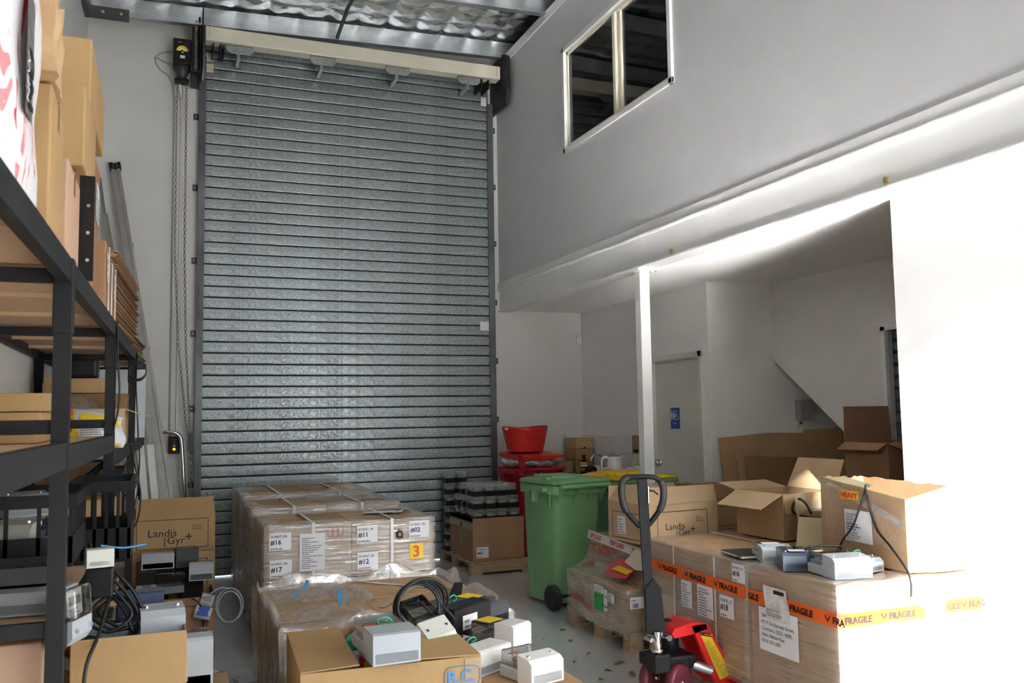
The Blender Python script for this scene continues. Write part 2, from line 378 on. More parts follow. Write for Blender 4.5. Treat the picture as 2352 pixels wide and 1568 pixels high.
# ================================================================== STRUCTURE
D = 9.345          # back wall
FLOORM = mat('grey_epoxy_floor', (0.47, 0.49, 0.50), rough=0.3, var=0.10, scale=1.1, spec=1.0, coat=1.0)
GROUND = mat('outdoor_concrete', (0.45, 0.43, 0.40), rough=0.9, var=0.1, scale=1)
def wall(name, boxes, m=WHITEW):
    mb = MB()
    for b in boxes: mb.box(*b)
    return struct(mb.build(name, m))
wall('floor', [(-0.96, 7.0, -2.3, D + .3, -0.12, 0)], FLOORM)
wall('ground', [(-40, 40, -40, -2.3, -0.14, -0.02), (-40, 40, D + .3, 40, -0.14, -0.02)], GROUND)
wall('wall_left', [(-0.96, -0.76, -2.35, D + .2, 0, 6.5)])
wall_back = wall('wall_back', [(-0.76, 0.36, D, D + .2, 0, 6.4), (3.40, 7.0, D, D + .2, 0, 6.4), (0.36, 3.40, D, D + .2, 5.45, 6.4)], BACKW)
wall('wall_front', [(-0.76, 1.62, -2.35, -2.2, 0, 6.4), (3.80, 7.0, -2.35, -2.2, 0, 6.4), (1.62, 3.80, -2.35, -2.2, 5.3, 6.4)])
nw = MB(); nw.prism([(-30, 0), (-8, 0), (-1.75, 10.2), (-1.124, 10.56), (-.649, 10.82), (-.33, 12.05), (.1, 14), (-30, 14)], 'y', -14.06, -14); struct(nw.build('sun_blocker_wall', mat('sun_blocker_render', (0.62, 0.60, 0.56), rough=0.8)))  # unseen leaning wall, added and shaped to cut the edge of the sunlight
wall('roof', [(-0.96, 7.1, -2.35, D + .2, 6.42, 6.5)], DGREY)
# upper mezzanine wall with its window
wall('wall_right', [(3.555, 3.64, -2.2, 5.60, 2.99, 5.56), (3.555, 3.64, 7.45, D, 2.99, 5.56), (3.555, 3.64, 5.60, 7.45, 2.99, 4.09), (3.555, 3.64, 5.60, 7.45, 5.03, 5.56)], mat('mezzanine_wall_paint', (0.66, 0.66, 0.68), rough=0.42, var=0.01))
wall('wall_mezzanine_rear', [(6.9, 7.0, -2.2, D, 0, 6.4)], WHITEW)
wall('trim_1', [(3.535, 3.66, -2.2, D - .22, 5.535, 5.625)], WHITEG)
mb = MB(); mb.box(3.540, 3.556, -2.2, D, 2.99, 3.055, b=.004); struct(mb.build('trim_2', WHITEG))
beam = MB(); beam.box(3.528, 3.70, -2.2, D, 2.962, 2.988, b=.010); beam.box(3.560, 3.575, -2.2, D, 2.74, 2.962); beam.box(3.535, 3.70, -2.2, D, 2.720, 2.738, b=.005)
beam = struct(beam.build('beam', WHITEG))
for y in (8.24, 5.66, 3.53):
    mb = MB(); mb.box(3.546, 3.56, y - .012, y + .012, 2.752, 2.785); mb.cyl((3.55, y, 2.738), (3.55, y, 2.755), .006, n=8); o = mb.build('beam_clip', BRASS, beam); o['label'] = 'small brass clip on the beam'
wall('ceiling', [(3.575, 6.9, -2.2, D, 2.738, 2.98)], CEIL)
# column under the beam
cb = MB(); cb.box(3.57, 3.66, 6.17, 6.26, 0.0, 2.705, b=.006); col = struct(cb.build('column', WHITEG))
cb = MB(); cb.box(3.545, 3.74, 6.15, 6.28, 2.705, 2.72); cb.build('cap_plate', WHITEG, col)
cb = MB(); cb.cyl((3.69, 6.17, 2.69), (3.69, 6.17, 2.705), .012, n=8); cb.build('bolt', WHITEG, col)
cb = MB(); cb.box(3.54, 3.69, 6.14, 6.29, 0, .012); cb.build('base_plate', WHITEG, col)
# alcove under the mezzanine
wall_alcove = wall('wall_alcove', [(4.59, 4.71, 6.86, 6.90, 0, 2.738), (4.59, 4.71, 7.76, D, 0, 2.738), (4.59, 4.71, 6.90, 7.76, 2.06, 2.738)], mat('alcove_wall_paint', (0.80, 0.78, 0.77), rough=0.55, var=0.02, scale=2))
wall('wall_stair_rear', [(4.59, 6.9, 6.74, 6.86, 0, 2.738)], mat('stair_wall_paint', (0.80, 0.80, 0.76), rough=0.55, var=0.02, scale=2))
# stair enclosure: face parallel to the depth, raking lower edge, doorway near its foot
sw = MB()
sw.prism([(6.74, 2.03), (6.74, 2.738), (5.36, 2.738), (5.36, 1.00)], 'x', 5.30, 5.38)
sw.prism([(5.36, 2.18), (5.36, 2.738), (4.30, 2.738), (4.30, 2.18)], 'x', 5.30, 5.38)
sw.prism([(5.36, 0.0), (5.36, 1.02), (4.0, 0.02), (4.0, 0.0)], 'x', 5.30, 5.38)
struct(sw.build('wall_stair', mat('stair_side_paint', (0.72, 0.69, 0.68), rough=0.55, var=0.02, scale=2)))
so = MB(); so.prism([(6.74, 2.03), (6.74, 2.12), (4.0, 0.12), (4.0, 0.02)], 'x', 5.38, 6.9); struct(so.build('stair_soffit', WHITEW))
dj = MB(); dj.box(5.27, 5.31, 5.33, 5.37, 1.0, 2.20); dj.box(5.27, 5.31, 4.30, 5.37, 2.17, 2.21); struct(dj.build('trim_3', WHITEG))
sl = bpy.data.objects.new('door_3', None); C.objects.link(sl); struct(sl)
m_sl = MB(); m_sl.prism([(5.44, 0), (5.42, .012), (5.42, .075), (5.44, .085)], 'y', 4.3, 5.75); m_sl = m_sl.mesh('slat', mat('teal_grey_slat', (0.30, 0.38, 0.38), rough=0.5))
for i in range(11):
    o = bpy.data.objects.new('slat', m_sl); C.objects.link(o); o.parent = sl; o.location = (0, 0, 1.34 + i * .095)
# office partition under the mezzanine edge
wall('wall_partition', [(3.81, 3.90, -2.2, 3.76, 0, 2.738)], mat('partition_paint', (0.74, 0.74, 0.74), rough=0.5, var=0.01))

# --- toilet door
d2 = bpy.data.objects.new('door_2', None); C.objects.link(d2); struct(d2); d2.location = (4.59, 7.33, 0)
mb = MB(); mb.box(.045, .085, -.425, .425, .008, 2.05, b=.002); mb.build('door_leaf', DOORP, d2)
mb = MB()
for y0, y1, z0, z1 in ((.43, .485, 0, 2.115), (-.485, -.43, 0, 2.115), (-.485, .485, 2.06, 2.115)): mb.box(-.016, .0, y0, y1, z0, z1, b=.003)
for y0, y1, z0, z1 in ((.425, .432, 0, 2.06), (-.432, -.425, 0, 2.06), (-.43, .43, 2.05, 2.06)): mb.box(0, .12, y0, y1, z0, z1)
mb.build('door_frame', DOORP, d2)
mb = MB(); mb.lathe([(.0, 0), (.026, 0), (.026, .012), (.012, .016), (.012, .035), (.024, .045), (.024, .06), (0, .064)], 14, M=Matrix.Translation((.045, .36, 1.05)) @ Matrix.Rotation(rad(-90), 4, 'Y')); mb.build('door_knob', CHROME, d2)
mb = MB(); mb.box(.02, .046, .39, .43, 1.02, 1.09); mb.build('strike_plate', STEEL, d2)
# toilet sign
SIGNB = mat('blue_sign', (0.012, 0.06, 0.33), rough=0.35, var=0.02); SIGNW = mat('white_sign_print', (0.8, 0.82, 0.85), rough=0.5, var=0)
F = Face((.044, .15, 1.39), (0, -1, 0), (0, 0, 1))
sg = decal(d2, 'toilet_sign', F, 0, 0, .16, .205, SIGNB, n=.0005, t=.003)
def person_sign(u, skirt):
    mb = MB(); n = .006
    mb.add([F.p(u + .009 * math.cos(a * PI / 5), .172 + .009 * math.sin(a * PI / 5), n) for a in range(10)], [list(range(10))])
    if skirt: pts = [(-.011, .158), (.011, .158), (.020, .112), (.011, .112), (.007, .088), (-.007, .088), (-.011, .112), (-.020, .112)]
    else: pts = [(-.014, .158), (.014, .158), (.014, .118), (.009, .118), (.008, .085), (-.008, .085), (-.009, .118), (-.014, .118)]
    mb.add([F.p(u + a, b, n) for a, b in pts], [list(range(8))]); return mb
g = MB()
for q in (person_sign(.026, False), person_sign(.066, True)): g.add(q.v, q.f)
n = .006
g.add([F.p(.112 + .009 * math.cos(a * PI / 5), .172 + .009 * math.sin(a * PI / 5), n) for a in range(10)], [list(range(10))])
for a, b in (((.110, .160), (.114, .122)), ((.112, .142), (.130, .142)), ((.113, .122), (.136, .122)), ((.136, .122), (.146, .097)), ((.142, .097), (.152, .101))):
    dx, dy = b[0] - a[0], b[1] - a[1]; L = math.hypot(dx, dy); px, py = -dy / L * .0035, dx / L * .0035
    g.quad(F.p(a[0] - px, a[1] - py, n), F.p(b[0] - px, b[1] - py, n), F.p(b[0] + px, b[1] + py, n), F.p(a[0] + px, a[1] + py, n))
R0, R1 = .031, .025
for k in range(15):
    a0 = rad(110 + k * 16); a1 = rad(110 + (k + 1) * 16); cx, cy = .116, .113
    g.quad(F.p(cx + R0 * math.cos(a0), cy + R0 * math.sin(a0), n), F.p(cx + R0 * math.cos(a1), cy + R0 * math.sin(a1), n), F.p(cx + R1 * math.cos(a1), cy + R1 * math.sin(a1), n), F.p(cx + R1 * math.cos(a0), cy + R1 * math.sin(a0), n))
g.build('pictograms', SIGNW, sg)
text(sg, F, .08, .045, 'Toilet', .026, SIGNW, n=.006, align='CENTER')

# --- splashback tiles
TILE = mat('splashback_tile', (0.72, 0.69, 0.68), rough=0.25, var=0.015, scale=2)
tm1 = MB(); tm1.box(0, .396, -.009, 0, 0, .191, b=.002); tm1 = tm1.mesh('tile', TILE)
for r in range(2):
    for c in range(3):
        o = bpy.data.objects.new('tile', tm1); C.objects.link(o); o.parent = wall_back; o.location = (3.575 + c * .4 - (.06 if c == 2 else 0), D, .92 + r * .195)
        if c == 2: o.scale = (.68, 1, 1); o.location.x = 4.375 - .06
    for c in range(4):
        o = bpy.data.objects.new('tile', tm1); C.objects.link(o); o.parent = wall_alcove; o.rotation_euler = (0, 0, rad(-90)); o.location = (4.59, D - .012 - c * .4, .92 + r * .195)
        if c == 3: o.scale = (.9, 1, 1)

# --- mezzanine window
w1 = bpy.data.objects.new('window_1', None); C.objects.link(w1); struct(w1)
mb = MB()
for y0, y1, z0, z1 in ((5.55, 5.60, 4.04, 5.08), (7.45, 7.50, 4.04, 5.08), (5.55, 7.50, 4.04, 4.09), (5.55, 7.50, 5.03, 5.08)): mb.box(3.532, 3.556, y0, y1, z0, z1, b=.004)
mb.build('architrave', WHITEG, w1)
mb = MB()
for y0, y1, z0, z1 in ((5.60, 5.63, 4.09, 5.03), (7.42, 7.45, 4.09, 5.03), (5.60, 7.45, 4.09, 4.12), (5.60, 7.45, 5.0, 5.03)): mb.box(3.565, 3.63, y0, y1, z0, z1)
mb.build('window_frame', CREAM, w1)
mb = MB(); mb.box(3.560, 3.60, 6.47, 6.52, 4.11, 5.01, b=.004); mb.box(3.585, 3.62, 6.41, 6.455, 4.11, 5.01, b=.004); mb.build('mullion', CREAM, w1)
WG = glass('window_glass', (0.80, 0.88, 0.88), 0.03)
mb = MB(); mb.box(3.578, 3.584, 6.50, 7.42, 4.12, 5.0); mb.build('pane', WG, w1)
mb = MB(); mb.box(3.604, 3.610, 5.63, 6.43, 4.12, 5.0); mb.build('pane', WG, w1)
mb = MB()
for y in (7.36, 7.39): mb.box(3.586, 3.60, y, y + .012, 4.12, 5.0)
mb.build('sash_stile', CREAM, w1)
wall('wall_mezzanine_room', [(4.4, 4.5, 4.0, 9.0, 2.99, 5.6), (3.66, 4.4, 8.95, 9.0, 2.99, 5.6), (3.66, 4.4, 4.0, 4.05, 2.99, 5.6)], mat('unlit_room_shade', (0.10, 0.105, 0.11), rough=0.8))  # dark wall colour stands in for the shade of the unlit room

# --- roof framing
GP = galv('galvanised_purlin', (0.46, 0.49, 0.51), rough=0.34, vscale=18, amt=0.16, bump=0.0, rvar=0.04, metal=0.85, stretch=(1, 4, 4))
def rz_(x): return 5.475 + .034 * x
def purlin(y, z0=0.0, h=.21):
    t = .006; fl = .075
    prof = [(0, 0), (-fl, 0), (-fl, .02), (-fl + t, .02), (-fl + t, t), (-t, t), (-t, h - t), (fl - t, h - t), (fl - t, h - .02), (fl, h - .02), (fl, h), (-t, h), (-t, h)]
    prof = prof[:-1]
    rings = []
    for k in range(2):
        x = -0.74 + k * 7.6
        rings.append([Vector((x, y + a, rz_(x) + z0 + b)) for a, b in prof])
    mb = MB(); mb.loft(rings, cap=True); return struct(mb.build('purlin', GP))
for y, z in ((9.03, -.03), (7.92, .0), (6.75, .03), (5.4, .06), (4.0, .09), (2.4, .1), (0.6, .1)): purlin(y, z)
FOIL = mat('foil_insulation', (0.62, 0.63, 0.64), rough=0.24, metal=0.92, var=0.06, scale=12, bump=0.35, bscale=26)
def foil(y0, y1, zz):
    rnd = random.Random(int(y0 * 10)); ph = [rnd.uniform(0, 6.28) for _ in range(12)]
    def fn(u, v):
        x = -0.75 + u * 5.6; y = y0 + v * (y1 - y0); cell = abs(math.sin(PI * x / .31)) ** .6 * abs(math.sin(PI * (y - y0) / .28)) ** .5
        wr = .007 * math.sin(17 * x + ph[0] + 3 * math.sin(5 * y + ph[1])) + .004 * math.sin(41 * x + 23 * y + ph[2]) + .003 * math.sin(-29 * x + 47 * y + ph[3])
        return Vector((x, y, rz_(x) + zz + .240 - .032 * cell + wr * .55))
    mb = MB(); mb.sheet(fn, 230, 50); return struct(mb.build('ceiling_foil', FOIL))
foil(7.92, 9.05, -.02); foil(9.05, D + .1, -.02); foil(6.75, 7.92, .02); foil(5.0, 6.75, .05)
mb = MB(); mb.box(-.75, 7.0, -2.2, 5.0, 5.93, 5.95); struct(mb.build('ceiling_foil', FOIL))
# strut between purlins, dark rafter cleat at the left end
mb = MB(); mb.tube([(1.63, 8.95, 5.52), (1.66, 8.55, 5.66), (1.70, 7.95, 5.70)], .02, 6); struct(mb.build('roof_strut', DGREY))
cl = MB(); cl.box(-.755, -.37, 8.93, 8.945, 5.37, 5.49); cl.box(-.755, -.71, 8.5, 8.945, 5.37, 6.1); cl = struct(cl.build('rafter_cleat', DGREY))
for x in (-.60, -.44):
    mb = MB(); mb.cyl((x, 8.918, 5.435), (x, 8.93, 5.435), .016, n=6); mb.build('bolt', BRASS, cl)
wall('rafter', [(-.755, -.66, -2.2, 9.2, 5.75, 5.95)], DGREY)

# --- big roller door
d1 = bpy.data.objects.new('door_1', None); C.objects.link(d1); struct(d1)
GD = galv('galvanised_slat', (0.31, 0.34, 0.345), rough=0.38, vscale=62, amt=0.45, metal=0.78)
ms = MB(); pr = [(.012, 0), (0, 0), (-.0125, .005), (-.0142, .012), (-.0152, .055), (-.0142, .097), (-.0125, .103), (0, .1075), (.012, .1075)]
ms.prism([(9.30 + a, b) for a, b in pr], 'x', .34, 3.43); ms = ms.mesh('slat', GD)
NS = 48
for i in range(NS):
    o = bpy.data.objects.new('slat', ms); C.objects.link(o); o.parent = d1; o.location = (0, 0, .075 + i * .1128)
mb = MB(); mb.box(.34, 3.43, 9.313, 9.325, .05, 5.5); mb.build('slat_gap_shade', DARK, d1)  # dark sheet added as the shade in the gaps between slats
mb = MB(); mb.box(.34, 3.43, 9.275, 9.325, .013, .075, b=.004); mb.build('bottom_rail', mat('bottom_rail_grey', (.3, .31, .31), rough=.5), d1)
for x0, x1 in ((.285, .352), (3.408, 3.475)):
    mb = MB(); mb.prism([(x0, 9.255), (x1, 9.255), (x1, 9.285), (x1 - .004, 9.285), (x1 - .004, 9.26), (x0 + .004, 9.26), (x0 + .004, 9.345), (x0, 9.345)], 'z', 0, 5.0 if x0 < 1 else 5.12); mb.build('guide_rail', mat('guide_rail_grey', (.14, .142, .148), rough=.36, metal=.5, var=.45, scale=1.6), d1)
for s, zs in ((0, (4.64, 3.90, 3.15, 2.41, 1.66, .91)), (1, (4.84, 4.17, 3.51, 2.83, 2.16, 1.50))):
    for z in zs:
        mb = MB(); x0, x1 = ((.235, .29) if s == 0 else (3.468, 3.528)); mb.box(x0, x1, 9.333, 9.345, z - .032, z + .032); o = mb.build('guide_clip', DGREY, d1)
        mb = MB(); xm = (x0 + x1) / 2 + (-.005 if s == 0 else .006); mb.cyl((xm, 9.325, z), (xm, 9.333, z), .007, n=6); mb.build('screw', BRASS, o)
mb = MB(); mb.box(.325, 3.46, 8.95, 9.10, 5.305, 5.455, b=.012); hb = mb.build('header_beam', CREAM, d1); hb['label'] = 'cream steel header beam'
for x in (.36, 3.41):
    mb = MB()
    for z in (5.34, 5.37, 5.40, 5.43): mb.box(x, x + .006, 8.946, 8.951, z, z + .014)
    mb.build('weld_mark', mat('weld_brown', (.3, .2, .07), rough=.7), hb)
mb = MB(); mb.cyl((.34, 9.2, 5.42), (3.42, 9.2, 5.42), .11, n=24); mb.build('drum', GD, d1)
for x in (.66, 1.49, 2.29, 3.10):
    mb = MB(); mb.prism([(x - .13, 5.31), (x + .13, 5.31), (x + .13, 5.25), (x + .09, 5.215), (x - .09, 5.215), (x - .13, 5.25)], 'y', 8.985, 8.99)
    mb.box(x - .13, x + .13, 8.985, 9.05, 5.300, 5.306); br = mb.build('curtain_bracket', galv('bracket_zinc', (.42, .44, .42), vscale=40), d1)
    mb = MB(); mb.box(x - .03, x + .0, 8.99, 9.24, 5.17, 5.215); mb.build('bracket_finger', STEEL, br)
for x in (.40, .50, .42 + .05): 
    mb = MB(); mb.box(x, x + .012, 9.0, 9.25, 5.22, 5.31); mb.build('drum_rib', BLACKM, d1)
for x in (3.25, 3.33):
    mb = MB(); mb.box(x, x + .012, 9.0, 9.25, 5.2, 5.31); mb.build('drum_rib', BLACKM, d1)
mb = MB(); mb.box(.296, .304, 8.80, 9.34, 4.98, 5.62); mb.build('end_plate', BLACKM, d1)
mb = MB(); mb.prism([(8.85, 5.0), (8.8, 5.15), (8.8, 5.52), (8.9, 5.58), (9.34, 5.58), (9.34, 5.0)], 'x', 3.475, 3.515); mb.build('end_plate', BLACKM, d1)
mb = MB(); mb.box(.20, .29, 9.30, 9.335, 4.93, 5.1); mb.build('mounting_plate', DGREY, d1)
mb = MB(); mb.lathe([(.0, 0), (.17, 0), (.17, .018), (0, .018)], 26, M=Matrix.Translation((.245, 9.15, 5.36)) @ Matrix.Rotation(rad(90), 4, 'Y')); mb.box(.205, .222, 9.05, 9.12, 5.0, 5.5); mb.box(.262, .280, 9.02, 9.08, 5.0, 5.56); mb.build('drive_sprocket', BLACKM, d1)
mb = MB()
for k in range(34):
    z = 5.02 + k * .0145
    mb.box(.232, .252, 8.985, 9.0, z, z + .009)
mb.build('drive_chain', CHAINM, d1)
mb = MB(); mb.box(3.30, 3.405, 9.282, 9.288, 2.50, 2.60); mb.build('slat_label', PAPER, d1)
for z in (5.10, 5.215):
    mb = MB(); mb.box(.352, .42, 9.278, 9.284, z + .003, z + .095); mb.build('end_lock', CREAM, d1)
mb = MB(); mb.box(3.34, 3.405, 9.276, 9.284, 5.10, 5.2); mb.build('end_lock', mat('end_lock_white', (.7, .7, .68), rough=.4), d1)
for z in (2.02, 2.12, 2.21): pass
mb = MB()
for z, h in ((2.78, .09), (2.86, .05), (2.66, .06), (2.60, .04)): mb.box(.300, .306, 9.2535, 9.2552, z, z + h)
mb.build('stencil_print', INK, d1)
# ================================================================== WRAPPED PALLET LOADS
ms_board = {}
def pallet_part(par, x0, x1, y0, y1, h=.13, axis='x', nb=5):
    """timber pallet as one part of par; its boards and blocks are sub-parts"""
    mb = MB(); w = .09
    for i in range(3):
        yy = y0 + (y1 - y0 - w) * i / 2
        mb.box(x0, x1, yy, yy + w, h - .04, h - .022) if axis == 'x' else mb.box(x0 + (x1 - x0 - w) * i / 2, x0 + (x1 - x0 - w) * i / 2 + w, y0, y1, h - .04, h - .022)
    p = mb.build('pallet', PINE, par)
    for i in range(nb):
        b = MB(); f = i / (nb - 1)
        if axis == 'x': xx = x0 + (x1 - x0 - .1) * f; b.box(xx, xx + .1, y0, y1, h - .022, h, b=.002)
        else: yy = y0 + (y1 - y0 - .1) * f; b.box(x0, x1, yy, yy + .1, h - .022, h, b=.002)
        b.build('board', PINE, p)
    for i in range(3):
        for j in range(3):
            b = MB(); xx = x0 + (x1 - x0 - .1) * i / 2; yy = y0 + (y1 - y0 - .1) * j / 2; b.box(xx, xx + .1, yy, yy + .1, .018, h - .04, b=.003); b.build('block', PINE, p)
    for i in range(3):
        b = MB()
        if axis == 'x': yy = y0 + (y1 - y0 - .1) * i / 2; b.box(x0, x1, yy, yy + .1, 0, .018)
        else: xx = x0 + (x1 - x0 - .1) * i / 2; b.box(xx, xx + .1, y0, y1, 0, .018)
        b.build('board', PINE, p)
    return p
def grid_cartons(par, x0, x1, y0, y1, z0, z1, nx, ny, nz, ms, seed=0, g=.004):
    rnd = random.Random(seed)
    for k in range(nz):
        for j in range(ny):
            for i in range(nx):
                a = x0 + (x1 - x0) * i / nx; b = y0 + (y1 - y0) * j / ny; c = z0 + (z1 - z0) * k / nz
                mb = MB(); d = rnd.uniform(0, .004)
                mb.box(a + g / 2 + d, a + (x1 - x0) / nx - g / 2, b + g / 2 + d, b + (y1 - y0) / ny - g / 2, c + (.001 if k else 0), c + (z1 - z0) / nz - .001, b=.005)
                mb.build('carton', rnd.choice(ms), par)
def wrap_shell(par, x0, x1, y0, y1, z0, z1, seed=1, off=.007, amp=.004, m=None, top=.12, nm='stretch_wrap'):
    """film wound round the load: four rippled sides and a lip folded over the top edge"""
    rnd = random.Random(seed); ph = [rnd.uniform(0, 6.28) for _ in range(8)]
    P = [(x0 - off, y0 - off), (x1 + off, y0 - off), (x1 + off, y1 + off), (x0 - off, y1 + off)]
    per = []; nn = 22
    for k in range(4):
        a, b = P[k], P[(k + 1) % 4]
        for i in range(nn): per.append((a[0] + (b[0] - a[0]) * i / nn, a[1] + (b[1] - a[1]) * i / nn, k, i / nn))
    cx, cy = (x0 + x1) / 2, (y0 + y1) / 2; rings = []
    zs = [z0 + (z1 + .004 - z0) * t / 14 for t in range(15)]
    for z in zs:
        r = []
        for (x, y, k, f) in per:
            q = amp * math.sin(PI * f) * (math.sin(9 * f + 70 * z + ph[k]) + .6 * math.sin(23 * f - 110 * z + ph[k + 4]))
            d = math.hypot(x - cx, y - cy); s = 1 + (q + .001) / d
            r.append(Vector((cx + (x - cx) * s, cy + (y - cy) * s, z)))
        rings.append(r)
    for t in (.35, .75, 1.0):
        r = []
        for i, (x, y, k, f) in enumerate(per):
            w = top * t * (1 + .35 * math.sin(7 * f + ph[k])); ux = (1 if x < cx else -1) * (1 if k in (1, 3) else 0); uy = (1 if y < cy else -1) * (1 if k in (0, 2) else 0)
            edge = min(1, f * 6) * 1.0
            px, py = x + ux * w, y + uy * w
            px = min(max(px, x0 - off + w * .6), x1 + off - w * .6); py = min(max(py, y0 - off + w * .6), y1 + off - w * .6)
            r.append(Vector((px, py, z1 + .006 + .003 * math.sin(20 * x + 17 * y + ph[0]))))
        rings.append(r)
    mb = MB(); mb.loft(rings, cap=False, smooth=True)
    return mb.build(nm, m or FILM, par)
def label_paper(par, F, u, v, w, h, head=None, num=None, rows=0, seed=1, n=.010, nm='paper_label', m=None, rot=0.0):
    o = decal(par, nm, F, u, v, w, h, m or PAPER, n=n, rot=rot)
    if head: text(o, F, u + w * .06, v + h * .72, head, h * .19, GREYINK, n=n + .0015, bold=.0006)
    if num: text(o, F, u + w * .06, v + h * .34, num, h * .38, INK, n=n + .0015, bold=.001)
    if num: lines(o, F, u + w * .06, v + h * .06, w * .85, h * .16, 1, GREYINK, n=n + .0015, seed=seed)
    if rows: lines(o, F, u + w * .08, v + h * .06, w * .84, h * .86, rows, GREYINK, n=n + .0015, seed=seed)
    return o
def drop_glyph(mb, F, u, v, s, n):
    """small wine-glass mark printed between the words"""
    c = [(-.5, 1), (-.52, .6), (-.3, .3), (-.08, .22), (-.08, 0), (.08, 0), (.08, .22), (.3, .3), (.52, .6), (.5, 1), (.28, .98), (.3, .62), (0, .42), (-.3, .62), (-.28, .98)]
    mb.add([F.p(u + a * s, v + b * s, n) for a, b in c], [[0, 1, 2, 12, 13, 14], [2, 3, 6, 7, 12], [3, 4, 5, 6], [7, 8, 9, 10, 11, 12]])
def fragile_tape(par, F, u0, u1, v, h, first, step, words, n=.012, slope=0.0, nm='fragile_tape'):
    mb = MB(); N = 12; L = u1 - u0
    mb.sheet(lambda a, b: F.p(u0 + L * a, v + slope * L * a + h * b, n + .001 * math.sin(9 * a)), N, 1)
    t = mb.build(nm, ORANGE, par); t['label'] = 'orange tape printed FRAGILE'
    for i, w in enumerate(words):
        u = first + i * step
        if w.startswith('*'):
            g = MB(); drop_glyph(g, F, u, v + slope * (u - u0) + h * .25, h * .5, n + .0025); g.build('glass_mark', INK, t); u += h * .5; w = w[1:]
        text(t, F, u, v + slope * (u - u0) + h * .24, w, h * .68, INK, n=n + .003, bold=.0016, rot=math.atan(slope))
    return t

# --- near FRAGILE load
L1 = thing('wrapped_pallet_load', 'film wrapped pallet of cartons with address sheet and sunlit front, nearest on the right', 'pallet', (0, 0, 0))
pallet_part(L1, 2.91, 3.78, 3.31, 3.95)
grid_cartons(L1, 2.9, 3.785, 3.30, 3.955, .13, .742, 2, 1, 2, [K1, K2], 3)
wrap_shell(L1, 2.9, 3.785, 3.30, 3.955, .10, .744, 5, m=FILML)
FL = Face((2.9, 3.955, 0), (0, -1, 0), (0, 0, 1)); FF = Face((2.9, 3.30, 0), (1, 0, 0), (0, 0, 1))
fragile_tape(L1, FL, .0, .665, .556, .066, .005, .30, ['GILE', '*FRAGILE', '*FRA'])
fragile_tape(L1, FF, .0, .52, .553, .064, .03, .235, ['FRAGILE', '*FRAGILE'], nm='fragile_tape')
fragile_tape(L1, FF, .66, .885, .562, .062, .665, .11, ['GILE', '*FRAG'], nm='fragile_tape')
ad = decal(L1, 'address_sheet', FL, .095, .335, .30, .215, PAPER, n=.016, rot=0)
for i, s in enumerate(['TMS QLD', '4/7-9 De Barnett Street,', 'Coomera, QLD, 4209.', 'Attn: Adrian Rae', '0418 337 690']):
    text(ad, FL, .115, .335 + .165 - i * .031, s, .026, GREYINK, n=.0185, bold=.0003)
po = MB(); po.sheet(lambda a, b: FL.p(.15 + .185 * a + .01 * math.sin(5 * b), .50 + .165 * b, .0205 + .003 * math.sin(11 * a + 4 * b)), 8, 6)
po = po.build('document_pouch', mat('document_pouch_film', (.72, .71, .72), rough=.15, var=.12, scale=30, bump=.5, bscale=60), L1)
decal(po, 'pouch_print', FL, .23, .635, .08, .018, INK, n=.025)
lines(po, FL, .17, .52, .13, .04, 4, GREYINK, n=.0255, seed=5)
# --- far FRAGILE load
L2 = thing('wrapped_pallet_load', 'film wrapped pallet of cartons banded with FRAGILE tape behind the red pallet jack', 'pallet', (0, 0, 0))
pallet_part(L2, 2.92, 3.98, 3.99, 5.05)
grid_cartons(L2, 2.905, 3.99, 3.985, 5.065, .13, .740, 2, 3, 2, [K1, K1, K3], 8)
wrap_shell(L2, 2.905, 3.99, 3.985, 5.065, .10, .742, 9, m=FILML)
F2 = Face((2.905, 5.065, 0), (0, -1, 0), (0, 0, 1))
t_ = fragile_tape(L2, F2, .0, 1.08, .572, .066, .215, .30, ['*FRAGILE', '*FRAGILE', '*FRAGILE'], slope=-.012); text(t_, F2, .05, .5875, 'LE', .045, INK, n=.015, bold=.0016)
label_paper(L2, F2, .452, .405, .11, .155, rows=9, seed=11)
label_paper(L2, F2, .622, .385, .155, .18, rows=10, seed=12)
label_paper(L2, F2, .842, .425, .128, .118, 'SO4632_16', '#18', seed=13)
label_paper(L2, F2, .968, .635, .112, .098, 'SO4632_16', '#18', seed=14)
for u in (.365, .79): decal(L2, 'poly_strap', F2, u, .05, .014, .69, STRAP, n=.0095)
mb = MB(); mb.box(3.42, 3.434, 3.985, 5.065, .750, .7515); mb.build('poly_strap', STRAP, L2)

# --- TOP LOAD pallet with a low front tier
L3 = thing('wrapped_pallet_load', 'stepped wrapped pallet with TOP LOAD tape, red handwriting and green label beside green bin', 'pallet', (0, 0, 0))
pallet_part(L3, 2.83, 3.9, 5.14, 6.08, h=.125)
grid_cartons(L3, 2.835, 3.88, 5.16, 6.06, .125, .405, 3, 3, 1, [K1, K2], 21)
grid_cartons(L3, 3.03, 3.88, 5.32, 6.06, .405, .655, 2, 2, 1, [K2, K3], 22)
def drape(u, v):
    y = 6.07 - .92 * u; ze = .655 - .045 * u; zl = .41 - .02 * u; xl, xh = 2.822, 3.022
    if v < .45:
        t = v / .45; return Vector((xl - .004 * math.sin(9 * t + 14 * u), y, .09 + (zl - .09) * t))
    t = (v - .45) / .55; k = t * t * (1.0); x = xl + (xh - xl) * (1 - (1 - t) ** 2); z = zl + (ze - zl) * (t ** 1.9)
    return Vector((x, y, z + .004 * math.sin(25 * u + 9 * t)))
mb = MB(); mb.sheet(drape, 24, 24)
def drape_front(u, v):
    x = 2.825 + 1.06 * u; zt = .40 if x < 3.02 else .60
    return Vector((x, 5.148 + .10 * max(0, v - .6) * (1 if x > 3.0 else .3) + .004 * math.sin(30 * v + 8 * u), .09 + (zt - .09) * v))
mb.sheet(drape_front, 20, 16)
